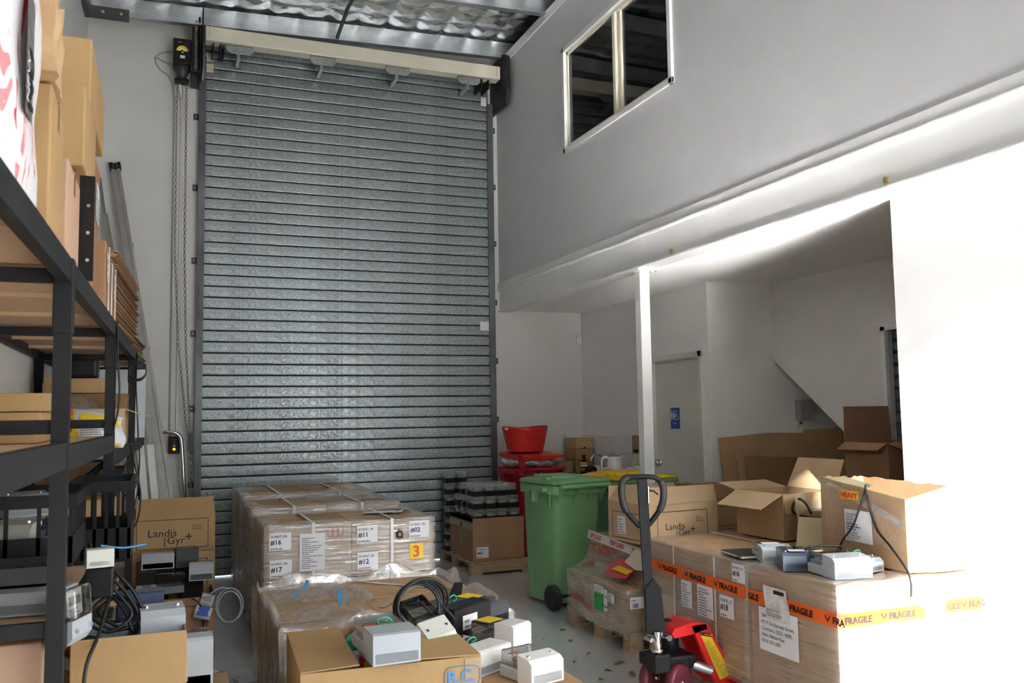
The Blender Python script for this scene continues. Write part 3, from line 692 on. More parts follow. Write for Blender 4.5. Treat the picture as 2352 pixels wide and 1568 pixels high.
mb.sheet(lambda u, v: Vector((3.02 + .86 * u, 5.25 + .82 * v, .662 + .006 * math.sin(13 * u + 9 * v) - .04 * (1 - v))), 12, 10)
mb.build('stretch_wrap', film('stretch_wrap_grey', .55, tint=(.68, .68, .64), stretch=(6, 6, 30), bump=.7), L3)
F3 = Face((2.83, 6.06, 0), (0, -1, 0), (0, 0, 1))
# TOP LOAD tape along the upper step, following the drape
FTOP = Face((3.018, 6.07, .640), (-.0, -1, -.048), (.25, -.02, 1))
tp = MB(); tp.sheet(lambda a, b: FTOP.p(-.01 + .94 * a, -.028 + .062 * b, .012), 10, 1); tp = tp.build('top_load_tape', mat('white_tape', (.72, .70, .66), rough=.3), L3)
for i, s in enumerate(['OP LOAD', 'TOP LOAD', 'TOP LOAD']): text(tp, FTOP, .03 + i * .315, -.014, s, .047, REDINK, n=.0145, bold=.0012, sx=.9)
FD = Face((2.93, 5.98, .455), (0, -1, 0), (.55, 0, .83))
text(L3, FD, .02, .075, 'SOO68244', .10, mat('red_marker_pen', (.42, .05, .02), rough=.5), n=.05, sx=.75, bold=.0022, name='handwriting')
text(L3, FD, .04, -.03, '2 of 4', .09, MATS['red_marker_pen'], n=.036, sx=.8, bold=.002, name='handwriting')
text(L3, F3, .08, .225, 'JN60HH', .062, MATS['red_marker_pen'], n=.026, bold=.0018, rot=-.12, name='handwriting')
text(L3, F3, .30, .185, '70 3', .064, MATS['red_marker_pen'], n=.026, bold=.0018, rot=-.15, name='handwriting')
gl_ = decal(L3, 'green_label', F3, .455, .205, .125, .115, mat('green_label', (.012, .38, .06), rough=.45), n=.018); lines(gl_, F3, .46, .285, .10, .028, 2, mat('dark_green_ink', (.005, .12, .03)), n=.021, seed=3)
label_paper(L3, F3, .452, .322, .135, .05, rows=4, seed=22, n=.018)
o = decal(L3, 'paper_label', F3, .592, .215, .055, .145, PAPER, n=.018); text(o, F3, .598, .30, '141', .034, INK, n=.021); text(o, F3, .598, .235, 'NAP', .03, INK, n=.021)
label_paper(L3, F3, .66, .285, .085, .06, rows=4, seed=24, n=.018)
F3f = Face((2.83, 5.145, 0), (1, 0, 0), (0, 0, 1))
o = decal(L3, 'barcode_label', F3f, .0, .285, .10, .075, PAPER, n=.014)
mb = MB(); rn = random.Random(2); x = .018
while x < .06: w = rn.choice((.002, .004)); mb.quad(F3f.p(x, .292, .0165), F3f.p(x + w, .292, .0165), F3f.p(x + w, .32, .0165), F3f.p(x, .32, .0165)); x += w + rn.choice((.002, .003))
mb.build('barcode', INK, o); lines(o, F3f, .008, .335, .08, .016, 1, GREYINK, n=.0165)
# pink pouch with a yellow sticker and a torn cream slip lying on the drape
pk = MB(); pts = [(5.60, .33), (5.55, .47), (5.42, .49), (5.27, .44), (5.29, .33), (5.43, .30)]
def onx_(y, t): return 2.845 + .17 * t
pk.slab([(2.845 + (z - .26) * .62, y, .405 + (z - .26) * .62) for y, z in pts], (-.004, 0, .005)); pk = pk.build('document_pouch', mat('pink_document_pouch', (.62, .07, .09), rough=.25, bump=.4, bscale=40), L3)
ys = MB(); ys.slab([(2.90, 5.50, .478), (2.935, 5.46, .505), (2.93, 5.27, .50), (2.895, 5.29, .475)], (-.004, 0, .005)); ys.build('yellow_sticker', YEL, pk)
cs = MB(); cs.slab([(2.925, 5.36, .545), (2.98, 5.30, .635), (2.995, 5.11, .60), (2.95, 5.10, .52), (2.925, 5.22, .515)], (-.003, 0, .004)); cs = cs.build('cream_slip', mat('cream_slip_paper', (.62, .54, .43), rough=.7), L3)

# --- three wrapped pallets in a row in front of the roller door
def door_row(label, x0, x1, y0, y1, zt, seed, nb=(4, 3, 2)):
    t = thing('wrapped_pallet_load', label, 'pallet', (0, 0, 0))
    pallet_part(t, x0 + .01, x1 - .01, y0 + .01, y1 - .01, h=.12)
    grid_cartons(t, x0, x1, y0, y1, .12, zt, nb[0], nb[1], nb[2], [K1, K3, K2], seed)
    wrap_shell(t, x0, x1, y0, y1, .06, zt + .002, seed, m=FILMV)
    for f in (.27, .73):
        mb = MB(); mb.box(x0 + (x1 - x0) * f, x0 + (x1 - x0) * f + .022, y0 - .012, y1 + .012, zt + .009, zt + .0105); mb.box(x0 + (x1 - x0) * f, x0 + (x1 - x0) * f + .022, y0 - .0125, y0 - .011, .1, zt + .0105); mb.build('poly_strap', STRAP, t)
    return t
R1 = door_row('wrapped pallet labelled #02, #11, #12 and #17, with a yellow 3 sticker', .62, 1.785, 6.05, 6.76, .842, 31)
FR = Face((.012, 6.05, -.012), (1, 0, 0), (0, 0, 1))
for u, v, nn in ((1.592, .722, '#02'), (1.226, .710, '#11'), (1.229, .530, '#12'), (.645, .697, '#16'), (.650, .520, '#17'), (.65, .345, '#18')):
    label_paper(R1, FR, u, v, .142, .116, 'SO4837_80', nn, seed=int(u * 100), n=.012)
label_paper(R1, FR, .842, .55, .166, .245, rows=16, seed=44, n=.012)
o = decal(R1, 'yellow_sticker', FR, 1.592, .577, .098, .106, YEL, n=.012); text(o, FR, 1.641, .592, '3', .108, mat('orange_red_ink', (.75, .10, .01)), n=.0145, bold=.003, align='CENTER')
sc = MB(); rn = random.Random(4)
sc.tube([FR.p(1.524 + .030 * math.cos(k * .9) * (.35 + .75 * rn.random()), .75 + .038 * math.sin(k * .9) * (.35 + .75 * rn.random()), .0125) for k in range(60)], .0015, 4); sc.build('scribble', INK, R1)
g = MB()
for k in range(3):
    a = 1.03 + k * .036
    for (b, c, d, e) in ((a, .765, .03, .0025), (a, .825, .03, .0025), (a, .765, .0025, .06), (a + .028, .765, .0025, .06)): g.quad(FR.p(b, c, .0105), FR.p(b + d, c, .0105), FR.p(b + d, c + e, .0105), FR.p(b, c + e, .0105))
g.build('handling_marks', REDINK, R1)
mb = MB(); mb.box(.63, 1.775, 6.042, 6.048, .475, .479); mb.build('tier_gap_shade', DARK, R1)  # dark strip laid on the face as the shade between carton tiers
mb = MB(); mb.sheet(lambda a, b: Vector((1.35 + .28 * a + .05 * b, 6.40 + .14 * b - .05 * a, .856 + .003 * math.sin(20 * a))), 6, 2); mb.build('loose_paper', PAPER, R1)
R2 = door_row('middle wrapped pallet of the row before the roller door, its film torn on top', .61, 1.73, 6.83, 7.62, .885, 33)
mb = MB(); rn = random.Random(9)
mb.sheet(lambda a, b: Vector((1.1 + .62 * a, 7.1 + .45 * b, .892 + .075 * math.sin(PI * a) * math.sin(PI * b) * (1 + .5 * math.sin(9 * a + 7 * b)) + .008 * math.sin(31 * a + 17 * b))), 18, 14); mb.build('loose_film', FILMC, R2)
R3 = door_row('wrapped pallet of plain cartons nearest the roller door', .62, 1.72, 7.72, 8.82, .905, 35)

# --- low pallet at the front: flat carton lids under loose plastic
L4 = thing('wrapped_pallet_load', 'low pallet of opened cartons under loose torn plastic, behind the R.C. carton', 'pallet', (0, 0, 0))
pallet_part(L4, .51, 1.56, 4.05, 5.2)
grid_cartons(L4, .505, 1.565, 4.03, 5.22, .13, .585, 2, 2, 1, [K1, K2], 41)
for (a, b, c, d, z) in ((.52, 1.02, 4.35, 5.18, .588), (1.0, 1.55, 4.25, 4.72, .590), (1.0, 1.54, 4.72, 5.2, .594)):
    mb = MB(); mb.box(a, b, c, d, z, z + .005); mb.build('lid_flap', K1, L4)
mb = MB(); mb.slab([(1.02, 4.45, .601), (1.05, 4.43, .601), (1.33, 4.86, .603), (1.30, 4.88, .603)], (0, 0, .0012)); mb.build('clear_tape', CTAPE, L4)
mb = MB(); mb.slab([(1.05, 5.16, .603), (1.08, 5.18, .603), (1.52, 4.72, .603), (1.49, 4.70, .603)], (0, 0, .0012)); mb.build('clear_tape', CTAPE, L4)
def ruff(u, v):
    """rolled collar of film around the rim"""
    per = [(.50, 4.02), (1.57, 4.02), (1.57, 5.23), (.50, 5.23)]; k = int(u * 4) % 4; f = u * 4 - int(u * 4) if u < 1 else 0
    a, b = per[k], per[(k + 1) % 4]; x = a[0] + (b[0] - a[0]) * f; y = a[1] + (b[1] - a[1]) * f
    cx, cy = 1.035, 4.62; w = .5 - v; wob = .5 + .5 * math.sin(13 * u * 4 + 2) * math.sin(29 * u)
    s = 1 + (.03 - .15 * max(0, v - .55) * (1 + .5 * math.sin(37 * u)))
    z = .12 + (.60 - .12) * min(1, v / .5) + (.045 * math.sin(PI * min(1, max(0, v - .4) / .6)) * (1 + .6 * math.sin(53 * u + 3) + .4 * math.sin(91 * u)))
    return Vector((cx + (x - cx) * s + .008 * math.sin(60 * u + 9 * v), cy + (y - cy) * s + .008 * math.sin(70 * u - 7 * v), z))
mb = MB(); mb.sheet(ruff, 150, 18); mb.build('loose_film', FILMC, L4)
rn = random.Random(3)
def heap(x0, y0, w, d, h, sd):
    p = [random.Random(sd).uniform(0, 6) for _ in range(4)]; m_ = MB()
    m_.sheet(lambda a, b: Vector((x0 + w * a, y0 + d * b, .60 + h * (math.sin(PI * a) * math.sin(PI * b)) ** .7 * (.75 + .25 * math.sin(11 * a + p[0]) * math.sin(13 * b + p[1])) + .010 * math.sin(37 * a + p[2]) * math.sin(29 * b + p[3]))), 26, 20)
    return m_.build('loose_film', FILMC, L4)
heap(.52, 4.1, .42, .42, .07, 1); heap(.55, 4.75, .4, .45, .05, 2); heap(.98, 4.05, .55, .28, .06, 3); heap(.86, 4.6, .2, .45, .05, 4)
for (p0, p1) in (((.62, 4.55, .66), (.74, 4.92, .672)), ((.80, 4.30, .668), (.84, 4.52, .68))):
    mb = MB(); p0 = Vector(p0); p1 = Vector(p1); sd_ = Vector((.018, -.006, 0)); mb.sheet(lambda a, b: p0.lerp(p1, a) + sd_ * (b - .5) + Vector((0, 0, .012 * math.sin(7 * a))), 8, 1); mb.build('blue_strap', BLUETAG, L4)
mb = MB(); mb.sheet(lambda a, b: Vector((.61 + .085 * a, 4.015 - .004 * math.sin(3 * a), .55 + .07 * b + .01 * a)), 4, 1); st_ = mb.build('white_sticker', PAPER, L4)
text(st_, Face((.70, 4.00, .552), (0, 0, 1), (-1, 0, 0)), .0, .015, 'KEEP', .03, REDINK, n=.0)
mb = MB(); mb.slab([(1.30, 4.20, .655), (1.36, 4.16, .655), (1.44, 4.36, .70), (1.40, 4.38, .70)], (0, 0, .004)); mb.build('dark_strip', BLACK, L4)
# ================================================================== RIGHT SIDE: CARTONS, METERS, BINS, JACK
def frame_logo(par, F, sx, sz, v0, v1, scale=1.0, uo=.05, note=True):
    fp = frame_print(par, F, uo, v0, sx - 2 * uo, v1 - v0, .004, INK)
    h = (v1 - v0); u = uo + .15 * (sx - 2 * uo) * 1.0; s = .072 * scale
    text(par, F, u, v0 + h * .42, 'Landis', s, INK, n=.002, sx=1.06)
    text(par, F, u + s * 1.75, v0 + h * .42 - s * .72, 'Gyr', s, INK, n=.002, sx=1.06)
    mb = MB(); a = u + s * 1.52; b = v0 + h * .42
    mb.quad(F.p(a, b - s * .95, .002), F.p(a + s * .08, b - s * .95, .002), F.p(a + s * .08, b - s * .05, .002), F.p(a, b - s * .05, .002))
    c = u + s * 3.75; d = b - s * .1
    for w, hh in ((.32, .05), (.05, .32)): mb.quad(F.p(c - w * s, d - hh * s, .002), F.p(c + w * s, d - hh * s, .002), F.p(c + w * s, d + hh * s, .002), F.p(c - w * s, d + hh * s, .002))
    mb.build('logo_mark', INK, par)
    if note: lines(par, F, sx - uo - .2 * (sx - 2 * uo) - .015, v0 + h * .62, .16 * (sx - 2 * uo), h * .2, 3, mat('brown_print', (.20, .12, .06)), n=.002, seed=4)

# --- open "HEAVY" carton, askew, on the near load
hv = thing('cardboard_box', 'open topped carton with HEAVY sticker and white shipping sheet, partly in sunlight', 'box', (0, 0, 0))
NL, FLc, NR, FRc = Vector((3.385, 3.345, .755)), Vector((3.455, 4.02, .755)), Vector((3.775, 3.43, .755)), Vector((3.80, 4.06, .755))
def hw(a, b, za, zb, ins, jag=0, seed=1):
    rn = random.Random(seed); a = Vector(a); b = Vector(b); P = [a, b]; n = 14 if jag else 1
    tops = [a.lerp(b, 1 - i / n) + Vector((0, 0, zb + (za - zb) * i / n + (rn.uniform(-jag, jag) if 0 < i < n else 0))) for i in range(n + 1)]
    mb.slab(P + tops, ins)
mb = MB(); hw(NL, NR, .355, .40, (.0, .006, 0)); hw(FLc, NL, .425, .355, (.006, 0, 0)); hw(FRc, FLc, .41, .425, (0, -.006, 0), .008); hw(NR, FRc, .40, .41, (-.006, 0, 0), .006)
mb.slab([NL, NR, FRc, FLc], (0, 0, .006)); mb.build('carton_body', K1, hv)
HF = Face(FLc, NL - FLc, (0, 0, 1)); HL = (NL - FLc).length
mb = MB(); mb.slab([HF.p(.02, .42, -.008), HF.p(HL * .55, .39, -.008), HF.p(HL * .5, .40, -.10), HF.p(.06, .425, -.11)], (0, 0, -.005)); mb.build('flap', KI, hv)
mb = MB(); mb.sheet(lambda a, b: HF.p(HL * a, .10 + (.33 - .07 * a) * b, .006 + .003 * math.sin(14 * a + 9 * b)), 16, 10); mb.build('stretch_wrap', FILMT, hv)
mb = MB(); mb.sheet(lambda a, b: HF.p(HL * a, .425 - .17 * a ** 1.1 - (.03 + .02 * a) * b, .010 + .004 * math.sin(9 * a + 3 * b)), 16, 3); mb.build('film_band', film('film_band', .62, tint=(.95, .93, .93), bump=.25, stretch=(6, 6, 40)), hv)
o = decal(hv, 'heavy_sticker', HF, .19, .322, .155, .046, YEL, n=.012); o['label'] = 'yellow sticker with HEAVY in red'; text(o, HF, .197, .329, 'HEAVY', .042, REDINK, n=.0145, bold=.002, sx=1.05)
o = decal(hv, 'shipping_sheet', HF, .22, .105, .22, .165, PAPER, n=.012)
lines(o, HF, .235, .20, .10, .055, 4, GREYINK, n=.0145, seed=6); lines(o, HF, .235, .165, .17, .038, 3, INK, n=.0145, seed=7); lines(o, HF, .235, .112, .18, .05, 5, GREYINK, n=.0145, seed=8)
mb = MB(); mb.slab([NR + Vector((.005, -.03, .005)), NR + Vector((.0, -.16, .012)), NL + Vector((.16, -.06, .006)), NL + Vector((.03, -.005, .002))], (0, 0, .005)); mb.build('bottom_flap', K1, hv)
sb = smoothp([HF.p(HL * .60, .40, -.01), HF.p(HL * .6, .39, .014), HF.p(HL * .70, .20, .016), (3.36, 3.42, .87), (3.345, 3.30, .76), (3.335, 3.285, .66)], 5)
mb = MB(); mb.tube(sb, .006, 6); tag(mb.build('black_strap', CABLE), 'black strap hanging down from the HEAVY carton over the load', 'strap')
sb = smoothp([HF.p(HL * .60, .39, .014), HF.p(HL * .45, .20, .018), HF.p(HL * .3, .10, .018), HF.p(HL * .2, .01, .02)], 5)
mb = MB(); mb.tube(sb, .005, 6); tag(mb.build('black_strap', CABLE), 'black strap across the shipping sheet of the HEAVY carton', 'strap')

# --- electricity meters
def meter(loc, rz, label, body=None, cover=None, term=None, size=(.17, .25, .085), group=None, rot=None, face='grey', sticker=None, seal=False, shape='flat'):
    """meter on its back: terminal block at -y, display window at +y"""
    w, l, h = size; body = body or MGREY; t = thing('electricity_meter', label, 'meter', loc, rz, group, rot)
    mb = MB(); mb.box(-w / 2, w / 2, -l / 2, l / 2, 0, h * .45, b=.006); mb.build('base', body, t)
    tl = l * .42
    if shape == 'slope': pr = [(-l / 2, 0), (-l / 2, h * .78), (-l / 2 + .02, h * .92), (-l / 2 + tl, h * 1.02), (-l / 2 + tl, 0)]
    elif shape == 'tall': pr = [(-l / 2, 0), (-l / 2, h * 1.0), (-l / 2 + .012, h * 1.05), (-l / 2 + tl, h * 1.05), (-l / 2 + tl, 0)]
    else: pr = [(-l / 2, 0), (-l / 2, h * .62), (-l / 2 + .02, h * .86), (-l / 2 + tl, h * .9), (-l / 2 + tl, 0)]
    mb = MB(); mb.prism(pr, 'x', -w / 2 - .002, w / 2 + .002); mb.build('terminal_cover', term or body, t)
    mb = MB(); mb.box(-w / 2 + .014, w / 2 - .014, -l / 2 + tl + .008, l / 2 - .01, h * .45, h * .62); f = mb.build('face_plate', mat('meter_face', (.62, .63, .64), rough=.4) if face != 'dark' else BLACK, t)
    mb = MB(); mb.box(-w * .28, w * .28, l * .16, l * .32, h * .62, h * .66); mb.build('display', mat('lcd_grey_green', (.22, .25, .2), rough=.2), f)
    TF = Face((-w / 2, -l / 2, 0), (1, 0, 0), (0, 1, 0))
    lines(f, TF, w * .2, l * .5, w * .6, l * .12, 3, INK if face != 'dark' else GREYINK, n=h * .63, seed=int(abs(loc[0]) * 100))
    mb = MB(); mb.box(-w / 2 + .004, w / 2 - .004, -l / 2 + tl, l / 2 - .004, h * .45, h * 1.0, b=.008); mb.build('clear_cover', cover or MCLEAR, t)
    for q in (-1, 1):
        mb = MB(); mb.cyl((q * w * .36, -l / 2 + tl * .55, h * .85), (q * w * .36, -l / 2 + tl * .55, h * 1.0), .007, n=8); mb.build('cover_screw', CHROME, t)
    if sticker:
        c, (a, b, cw, ch) = sticker; mb = MB(); mb.box(a, a + cw, b, b + ch, h * 1.0, h * 1.0 + .0015); mb.build('sticker', c, t)
    if seal:
        mb = MB(); mb.tube(smoothp([(-.02, -l * .02, h * 1.0), (-.03, -l * .05, h * 1.2), (.0, -l * .06, h * 1.28), (.025, -l * .03, h * 1.1), (.01, 0, h * 1.02)], 4), .0035, 5); mb.build('seal_wire', GREENSEAL, t)
    return t
G_NEAR = None
meter((3.08, 3.99, .752), -22, 'grey meter with pale label, farthest left of the meters by the HEAVY carton', MGREY, size=(.16, .23, .085), shape='slope', sticker=(PAPER, (-.05, -.02, .09, .06)))
meter((3.02, 3.735, .752), -26, 'navy blue meter between two grey meters by the HEAVY carton', MBLUE, MSMOKE, MBLUE, size=(.15, .20, .095), face='dark', shape='slope', sticker=(PAPER, (-.04, -.08, .08, .05)))
meter((3.09, 3.49, .752), -8, 'pale grey meter with a cable on top, largest by the HEAVY carton', MLIGHT, size=(.20, .24, .105), shape='slope')
meter((3.275, 3.57, .752), 8, 'clear topped pale meter tucked against the HEAVY carton', MLIGHT, size=(.125, .22, .075), face='dark', seal=True)
mb = MB(); mb.tube(smoothp([(2.98, 3.60, .865), (3.03, 3.62, .872), (3.10, 3.60, .874), (3.18, 3.58, .87), (3.22, 3.62, .85)], 5), .006, 6); tag(mb.build('meter_cable', CABLE), 'short black cable lying over the meters by the HEAVY carton', 'cable')
# --- notebook
nb = thing('notebook', 'black notebook with cream pages lying beside the grey meters', 'notebook', (3.04, 4.17, .752), -9)
mb = MB(); mb.box(-.085, .085, -.12, .12, .003, .015); mb.build('pages', mat('cream_pages', (.72, .68, .52), rough=.7), nb)
for z in (0, .015):
    mb = MB(); mb.box(-.09, .09, -.123, .123, z, z + .003, b=.001); mb.build('cover', mat('black_book_cover', (.02, .017, .015), rough=.5), nb)
mb = MB(); mb.tube(smoothp([(-.085, -.10, .012), (-.13, -.09, .004), (-.15, -.14, .003)], 5), .0018, 5); mb.build('ribbon', CABLE, nb)

# --- open cartons on the far load
t, F = carton('tall open carton with wide flaps spread, on the far FRAGILE load', (3.78, 4.74, .752), (.44, .44, .285), 4, K1, flaps={'left': (206, .19), 'back': (170, .2), 'right': (118, .22), 'front': (266, .12)}, inner=K3)
t, F = carton('small open carton with cream lined flaps holding a slim brown box', (3.72, 4.285, .752), (.28, .28, .17), 38, K4, flaps={'front': (226, .18), 'left': (230, .21), 'right': (140, .14), 'back': (95, .13)}, inner=KI)
t, F = carton('slim brown box with white label resting in the cream lined carton', (3.74, 4.275, .905), (.17, .27, .045), 32, KR, tape=False)
label_paper(t, F['top'], .03, .14, .12, .09, rows=4, seed=3, n=.002)
text(t, F['left'], .17, .008, 'fragile', .03, INK, n=.003)
mb = MB(); mb.tube(smoothp([(3.62, 4.30, .935), (3.60, 4.33, 1.0), (3.57, 4.36, 1.02), (3.545, 4.38, .97), (3.56, 4.37, .93), (3.62, 4.28, .915), (3.68, 4.22, .92)], 6), .008, 6); tag(mb.build('power_cable', CABLE), 'thick black cable looping out of the cream lined carton', 'cable')
# --- L+G carton on the stepped load
t, F = carton('Landis Gyr carton with raised torn flap, standing on the stepped wrapped pallet', (3.27, 5.43, .672), (.60, .46, .265), 5, K3, flaps={'back': (95, .1), 'front': (80, .115), 'left': (48, .13)}, inner=K3)
frame_logo(t, F['front'], .60, .265, .005, .215, scale=.85, uo=.09)
fl = F['left']; frame_print(t, fl, .05, .02, .36, .18, .004, INK); label_paper(t, fl, .12, .05, .10, .12, rows=6, seed=9, n=.003)
# --- plain cartons behind it, by the door
carton('large plain carton on the floor behind the Landis Gyr carton', (4.28, 6.30, 0), (.62, .5, .60), 2, K1, tape=False)
t, F = carton('brown carton with printed frame under a smaller carton, left of the open cartons', (4.28, 6.28, .603), (.46, .42, .235), 3, K1); frame_print(t, F['front'], .05, .03, .36, .16, .004, INK)
t, F = carton('small brown carton with white label, topmost behind the Landis Gyr carton', (4.17, 6.26, .841), (.32, .36, .12), -2, KR); label_paper(t, F['top'], .08, .18, .18, .1, rows=3, seed=5, n=.003)
# --- dark cartons stacked by the stairs
carton('dark carton on the floor at the foot of the stair stack', (4.93, 4.98, 0), (.52, .46, .55), 0, K4, tape=False)
carton('dark carton in the middle of the stair stack', (4.94, 4.98, .553), (.50, .44, .49), 1, K4, tape=False)
t, F = carton('open brown carton with torn white label, on top of the stack by the stairs', (4.93, 4.98, 1.046), (.46, .42, .27), 0, KR, flaps={'front': (196, .2), 'back': (92, .26), 'left': (210, .1)}, inner=KR)
mb = MB(); f = F['front']; mb.slab([f.p(.17, .03, .003), f.p(.23, .02, .003), f.p(.25, .07, .003), f.p(.31, .06, .003), f.p(.30, .15, .003), f.p(.27, .20, .003), f.p(.16, .20, .003), f.p(.15, .12, .003)], (0, -.001, 0)); mb.build('torn_label', mat('torn_white_label', (.6, .6, .6), rough=.6), t)
carton('dark flattened carton top peeping over the open carton by the stairs', (4.42, 4.95, 0), (.42, .5, .98), 0, K4, tape=False)
# --- flattened sheets leaning on the stair wall
def board(label, pts, th, m):
    mb = MB(); mb.slab(pts, (0, -th, 0)); o = mb.build('cardboard_sheet', m); tag(o, label, 'cardboard'); return o
board('tall flattened cardboard sheet leaning against the stair wall', [(4.64, 6.50, .0), (6.05, 6.50, .0), (6.05, 6.72, 1.38), (5.6, 6.72, 1.37), (5.58, 6.715, 1.34), (5.2, 6.72, 1.35), (4.64, 6.71, 1.315)], .018, K2)
t = board('flattened cardboard sheet with a torn patch, in front of the tall sheet', [(4.73, 6.36, .0), (5.72, 6.36, .0), (5.72, 6.60, 1.235), (4.73, 6.60, 1.215)], .03, K1)
mb = MB(); mb.slab([(5.05, 6.545, 1.12), (5.10, 6.54, 1.13), (5.12, 6.53, 1.08), (5.2, 6.52, 1.03), (5.1, 6.525, 1.02), (5.02, 6.525, 1.04)], (0, -.004, 0)); mb.build('torn_patch', K5, t)
board('narrow dark folded sheet leaning at the end of the cardboard sheets', [(4.76, 6.28, 0), (5.55, 6.28, 0), (5.55, 6.48, 1.12), (4.76, 6.48, 1.16)], .02, K4)
# --- meter box and outlet under the stairs
pb = thing('meter_box', 'grey metal meter box on the wall under the stairs', 'meter box', (5.61, 6.74, 1.46))
mb = MB(); mb.box(-.08, .08, -.08, 0, 0, .19, b=.004); mb.build('enclosure', mat('grey_enclosure', (.30, .30, .30), rough=.5), pb)
mb = MB(); mb.box(-.072, .072, -.086, -.08, .008, .182, b=.002); mb.build('cover', mat('grey_enclosure_lid', (.33, .33, .33), rough=.5), pb)
ol = thing('power_outlet', 'small cream power outlet below the grey meter box', 'outlet', (5.57, 6.74, 1.41))
mb = MB(); mb.box(-.035, .035, -.03, 0, 0, .045, b=.004); mb.build('housing', CREAM, ol); mb = MB(); mb.box(-.012, .012, -.033, -.03, .012, .032); mb.build('socket', BLACK, ol)
# --- motion sensor
ms_ = thing('motion_sensor', 'white motion sensor high in the alcove corner', 'sensor', (4.565, D - .005, 2.36), -35)
mb = MB(); mb.box(-.033, .033, -.05, 0, 0, .13, b=.016); mb.build('housing', WHITEG, ms_); mb = MB(); mb.box(-.024, .024, -.056, -.048, .025, .07, b=.006); mb.build('lens', PAPER, ms_); mb = MB(); mb.box(-.004, .004, -.053, -.05, .092, .1); mb.build('indicator', DGREY, ms_)

# --- wheelie bins
def ring(w, d, z, r=.06, n=5, cx=0, cy=0):
    pts = []
    for qx, qy, a0 in ((1, -1, -90), (1, 1, 0), (-1, 1, 90), (-1, -1, 180)):
        for i in range(n):
            a = rad(a0 + 90 * i / (n - 1)); pts.append(Vector((cx + qx * (w / 2 - r) + r * math.cos(a), cy + qy * (d / 2 - r) + r * math.sin(a), z)))
    return pts
def bin_(label, loc, rz, w, d, h, bm_, lm, lid=True, group=None):
    """hinge and wheels on the -y side; origin under the middle"""
    t = thing('wheelie_bin', label, 'bin', loc, rz, group)
    mb = MB(); mb.loft([ring(w * .80, d * .74, .03, .05, cy=.02), ring(w * .82, d * .76, .10, .06, cy=.02), ring(w * .92, d * .90, h * .88, .07), ring(w * .93, d * .92, h * .90, .07)], smooth=True, cap=True); mb.build('body', bm_, t)
    mb = MB()
    mb.loft([ring(w * .99, d * .99, h * .865, .07), ring(w * 1.0, d * 1.0, h * .875, .07), ring(w * 1.0, d * 1.0, h * .935, .07), ring(w * .96, d * .96, h * .94, .06), ring(w * .90, d * .90, h * .94, .06), ring(w * .88, d * .88, h * .80, .06)], cap=False, smooth=False); mb.build('rim', bm_, t)
    for x in (-.42, -.12, .16, .42):
        mb = MB(); mb.prism([(-d * .5 - .07, h * .935), (-d * .44, h * .935), (-d * .44, h * .80), (-d * .47, h * .83), (-d * .5 - .05, h * .90)], 'x', x * w - .004, x * w + .004); mb.build('rib', bm_, t)
    for x in (-.515, .5):
        for yy in (-.25, .15):
            mb = MB(); mb.prism([(x * w - .0, h * .90), (x * w + (.09 if x > 0 else -.03) * .3, h * .90), (x * w * .93, h * .78)], 'y', yy * d - .004, yy * d + .004); mb.build('rib', bm_, t)
    mb = MB(); mb.cyl((-w * .47, -d * .5 - .06, h * .935), (w * .47, -d * .5 - .06, h * .935), .019, n=10); mb.build('handle_bar', bm_, t)
    for q in (-1, 1):
        mb = MB(); M = Matrix.Translation((q * (w * .42 + .055), -d * .43, .10)) @ Matrix.Rotation(rad(90), 4, 'Y')
        mb.lathe([(.04, -.032), (.085, -.032), (.10, -.02), (.10, .02), (.085, .032), (.04, .032)], 24, M=M); mb.lathe([(.0, -.026), (.06, -.022), (.06, .022), (.0, .026)], 16, M=M); mb.build('wheel', RUBBER, t)
    mb = MB(); mb.cyl((-w * .42 - .05, -d * .43, .10), (w * .42 + .05, -d * .43, .10), .012, n=8); mb.build('axle', BLACKM, t)
    if lid:
        mb = MB(); mb.loft([ring(w * 1.03, d * 1.0, h * .945, .08, cy=-.0), ring(w * 1.04, d * 1.02, h * .955, .08), ring(w * 1.02, d * 1.0, h * .972, .08), ring(w * .80, d * .8, h * .985, .09, cy=.02), ring(w * .70, d * .68, h * .985, .08, cy=.03)], smooth=False, cap=True)
        l = mb.build('lid', lm, t)
        mb = MB(); mb.loft([ring(w * .66, d * .62, h * .98, .06, cy=.04), ring(w * .62, d * .58, h * 1.003, .06, cy=.04)], cap=True); mb.build('lid_panel', lm, l)
        mb = MB(); mb.cyl((-w * .5, -d * .5 - .035, h * .965), (w * .5, -d * .5 - .035, h * .965), .017, n=10); mb.build('hinge', lm, l)
        mb = MB(); mb.box(-w * .5 - .0, -w * .5 + .05, -d * .28, -d * .18, h * .975, h * 1.0, b=.008); mb.box(-w * .28, -w * .16, d * .48, d * .56, h * .95, h * .975); mb.build('lid_grip', lm, l)
    for q in (-1, 1):
        mb = MB(); mb.prism([(-d * .30, h * .925), (d * .12, h * .925), (d * .12, h * .89), (-d * .30, h * .89)], 'x', q * w * .49, q * (w * .49 + .055)); mb.prism([(-d * .02, h * .90), (d * .02, h * .90), (d * .0, h * .80)], 'x', q * w * .47, q * (w * .49 + .045)); mb.build('side_grip', bm_, t)
    return t
b1 = bin_('green wheelie bin with green lid, its hinge side towards the room', (3.12, 6.80, 0), 9, .50, .60, 1.04, GREEN, GREEN)
mb = MB(); mb.box(-.255, -.24, -.21, -.19, .80, .93); mb.box(-.27, -.24, -.22, -.17, .91, .93); mb.build('lid_hook', GREEN, b1)
bin_('green wheelie bin with yellow lid behind the white column', (3.84, 6.98, 0), 6, .58, .66, 1.035, GREEN, YLID)
rb = bin_('dark red wheelie bin propped open over bags of plastic, below the red tub', (3.66, 8.80, 0), 6, .52, .60, 1.05, DRED, DRED, lid=False)
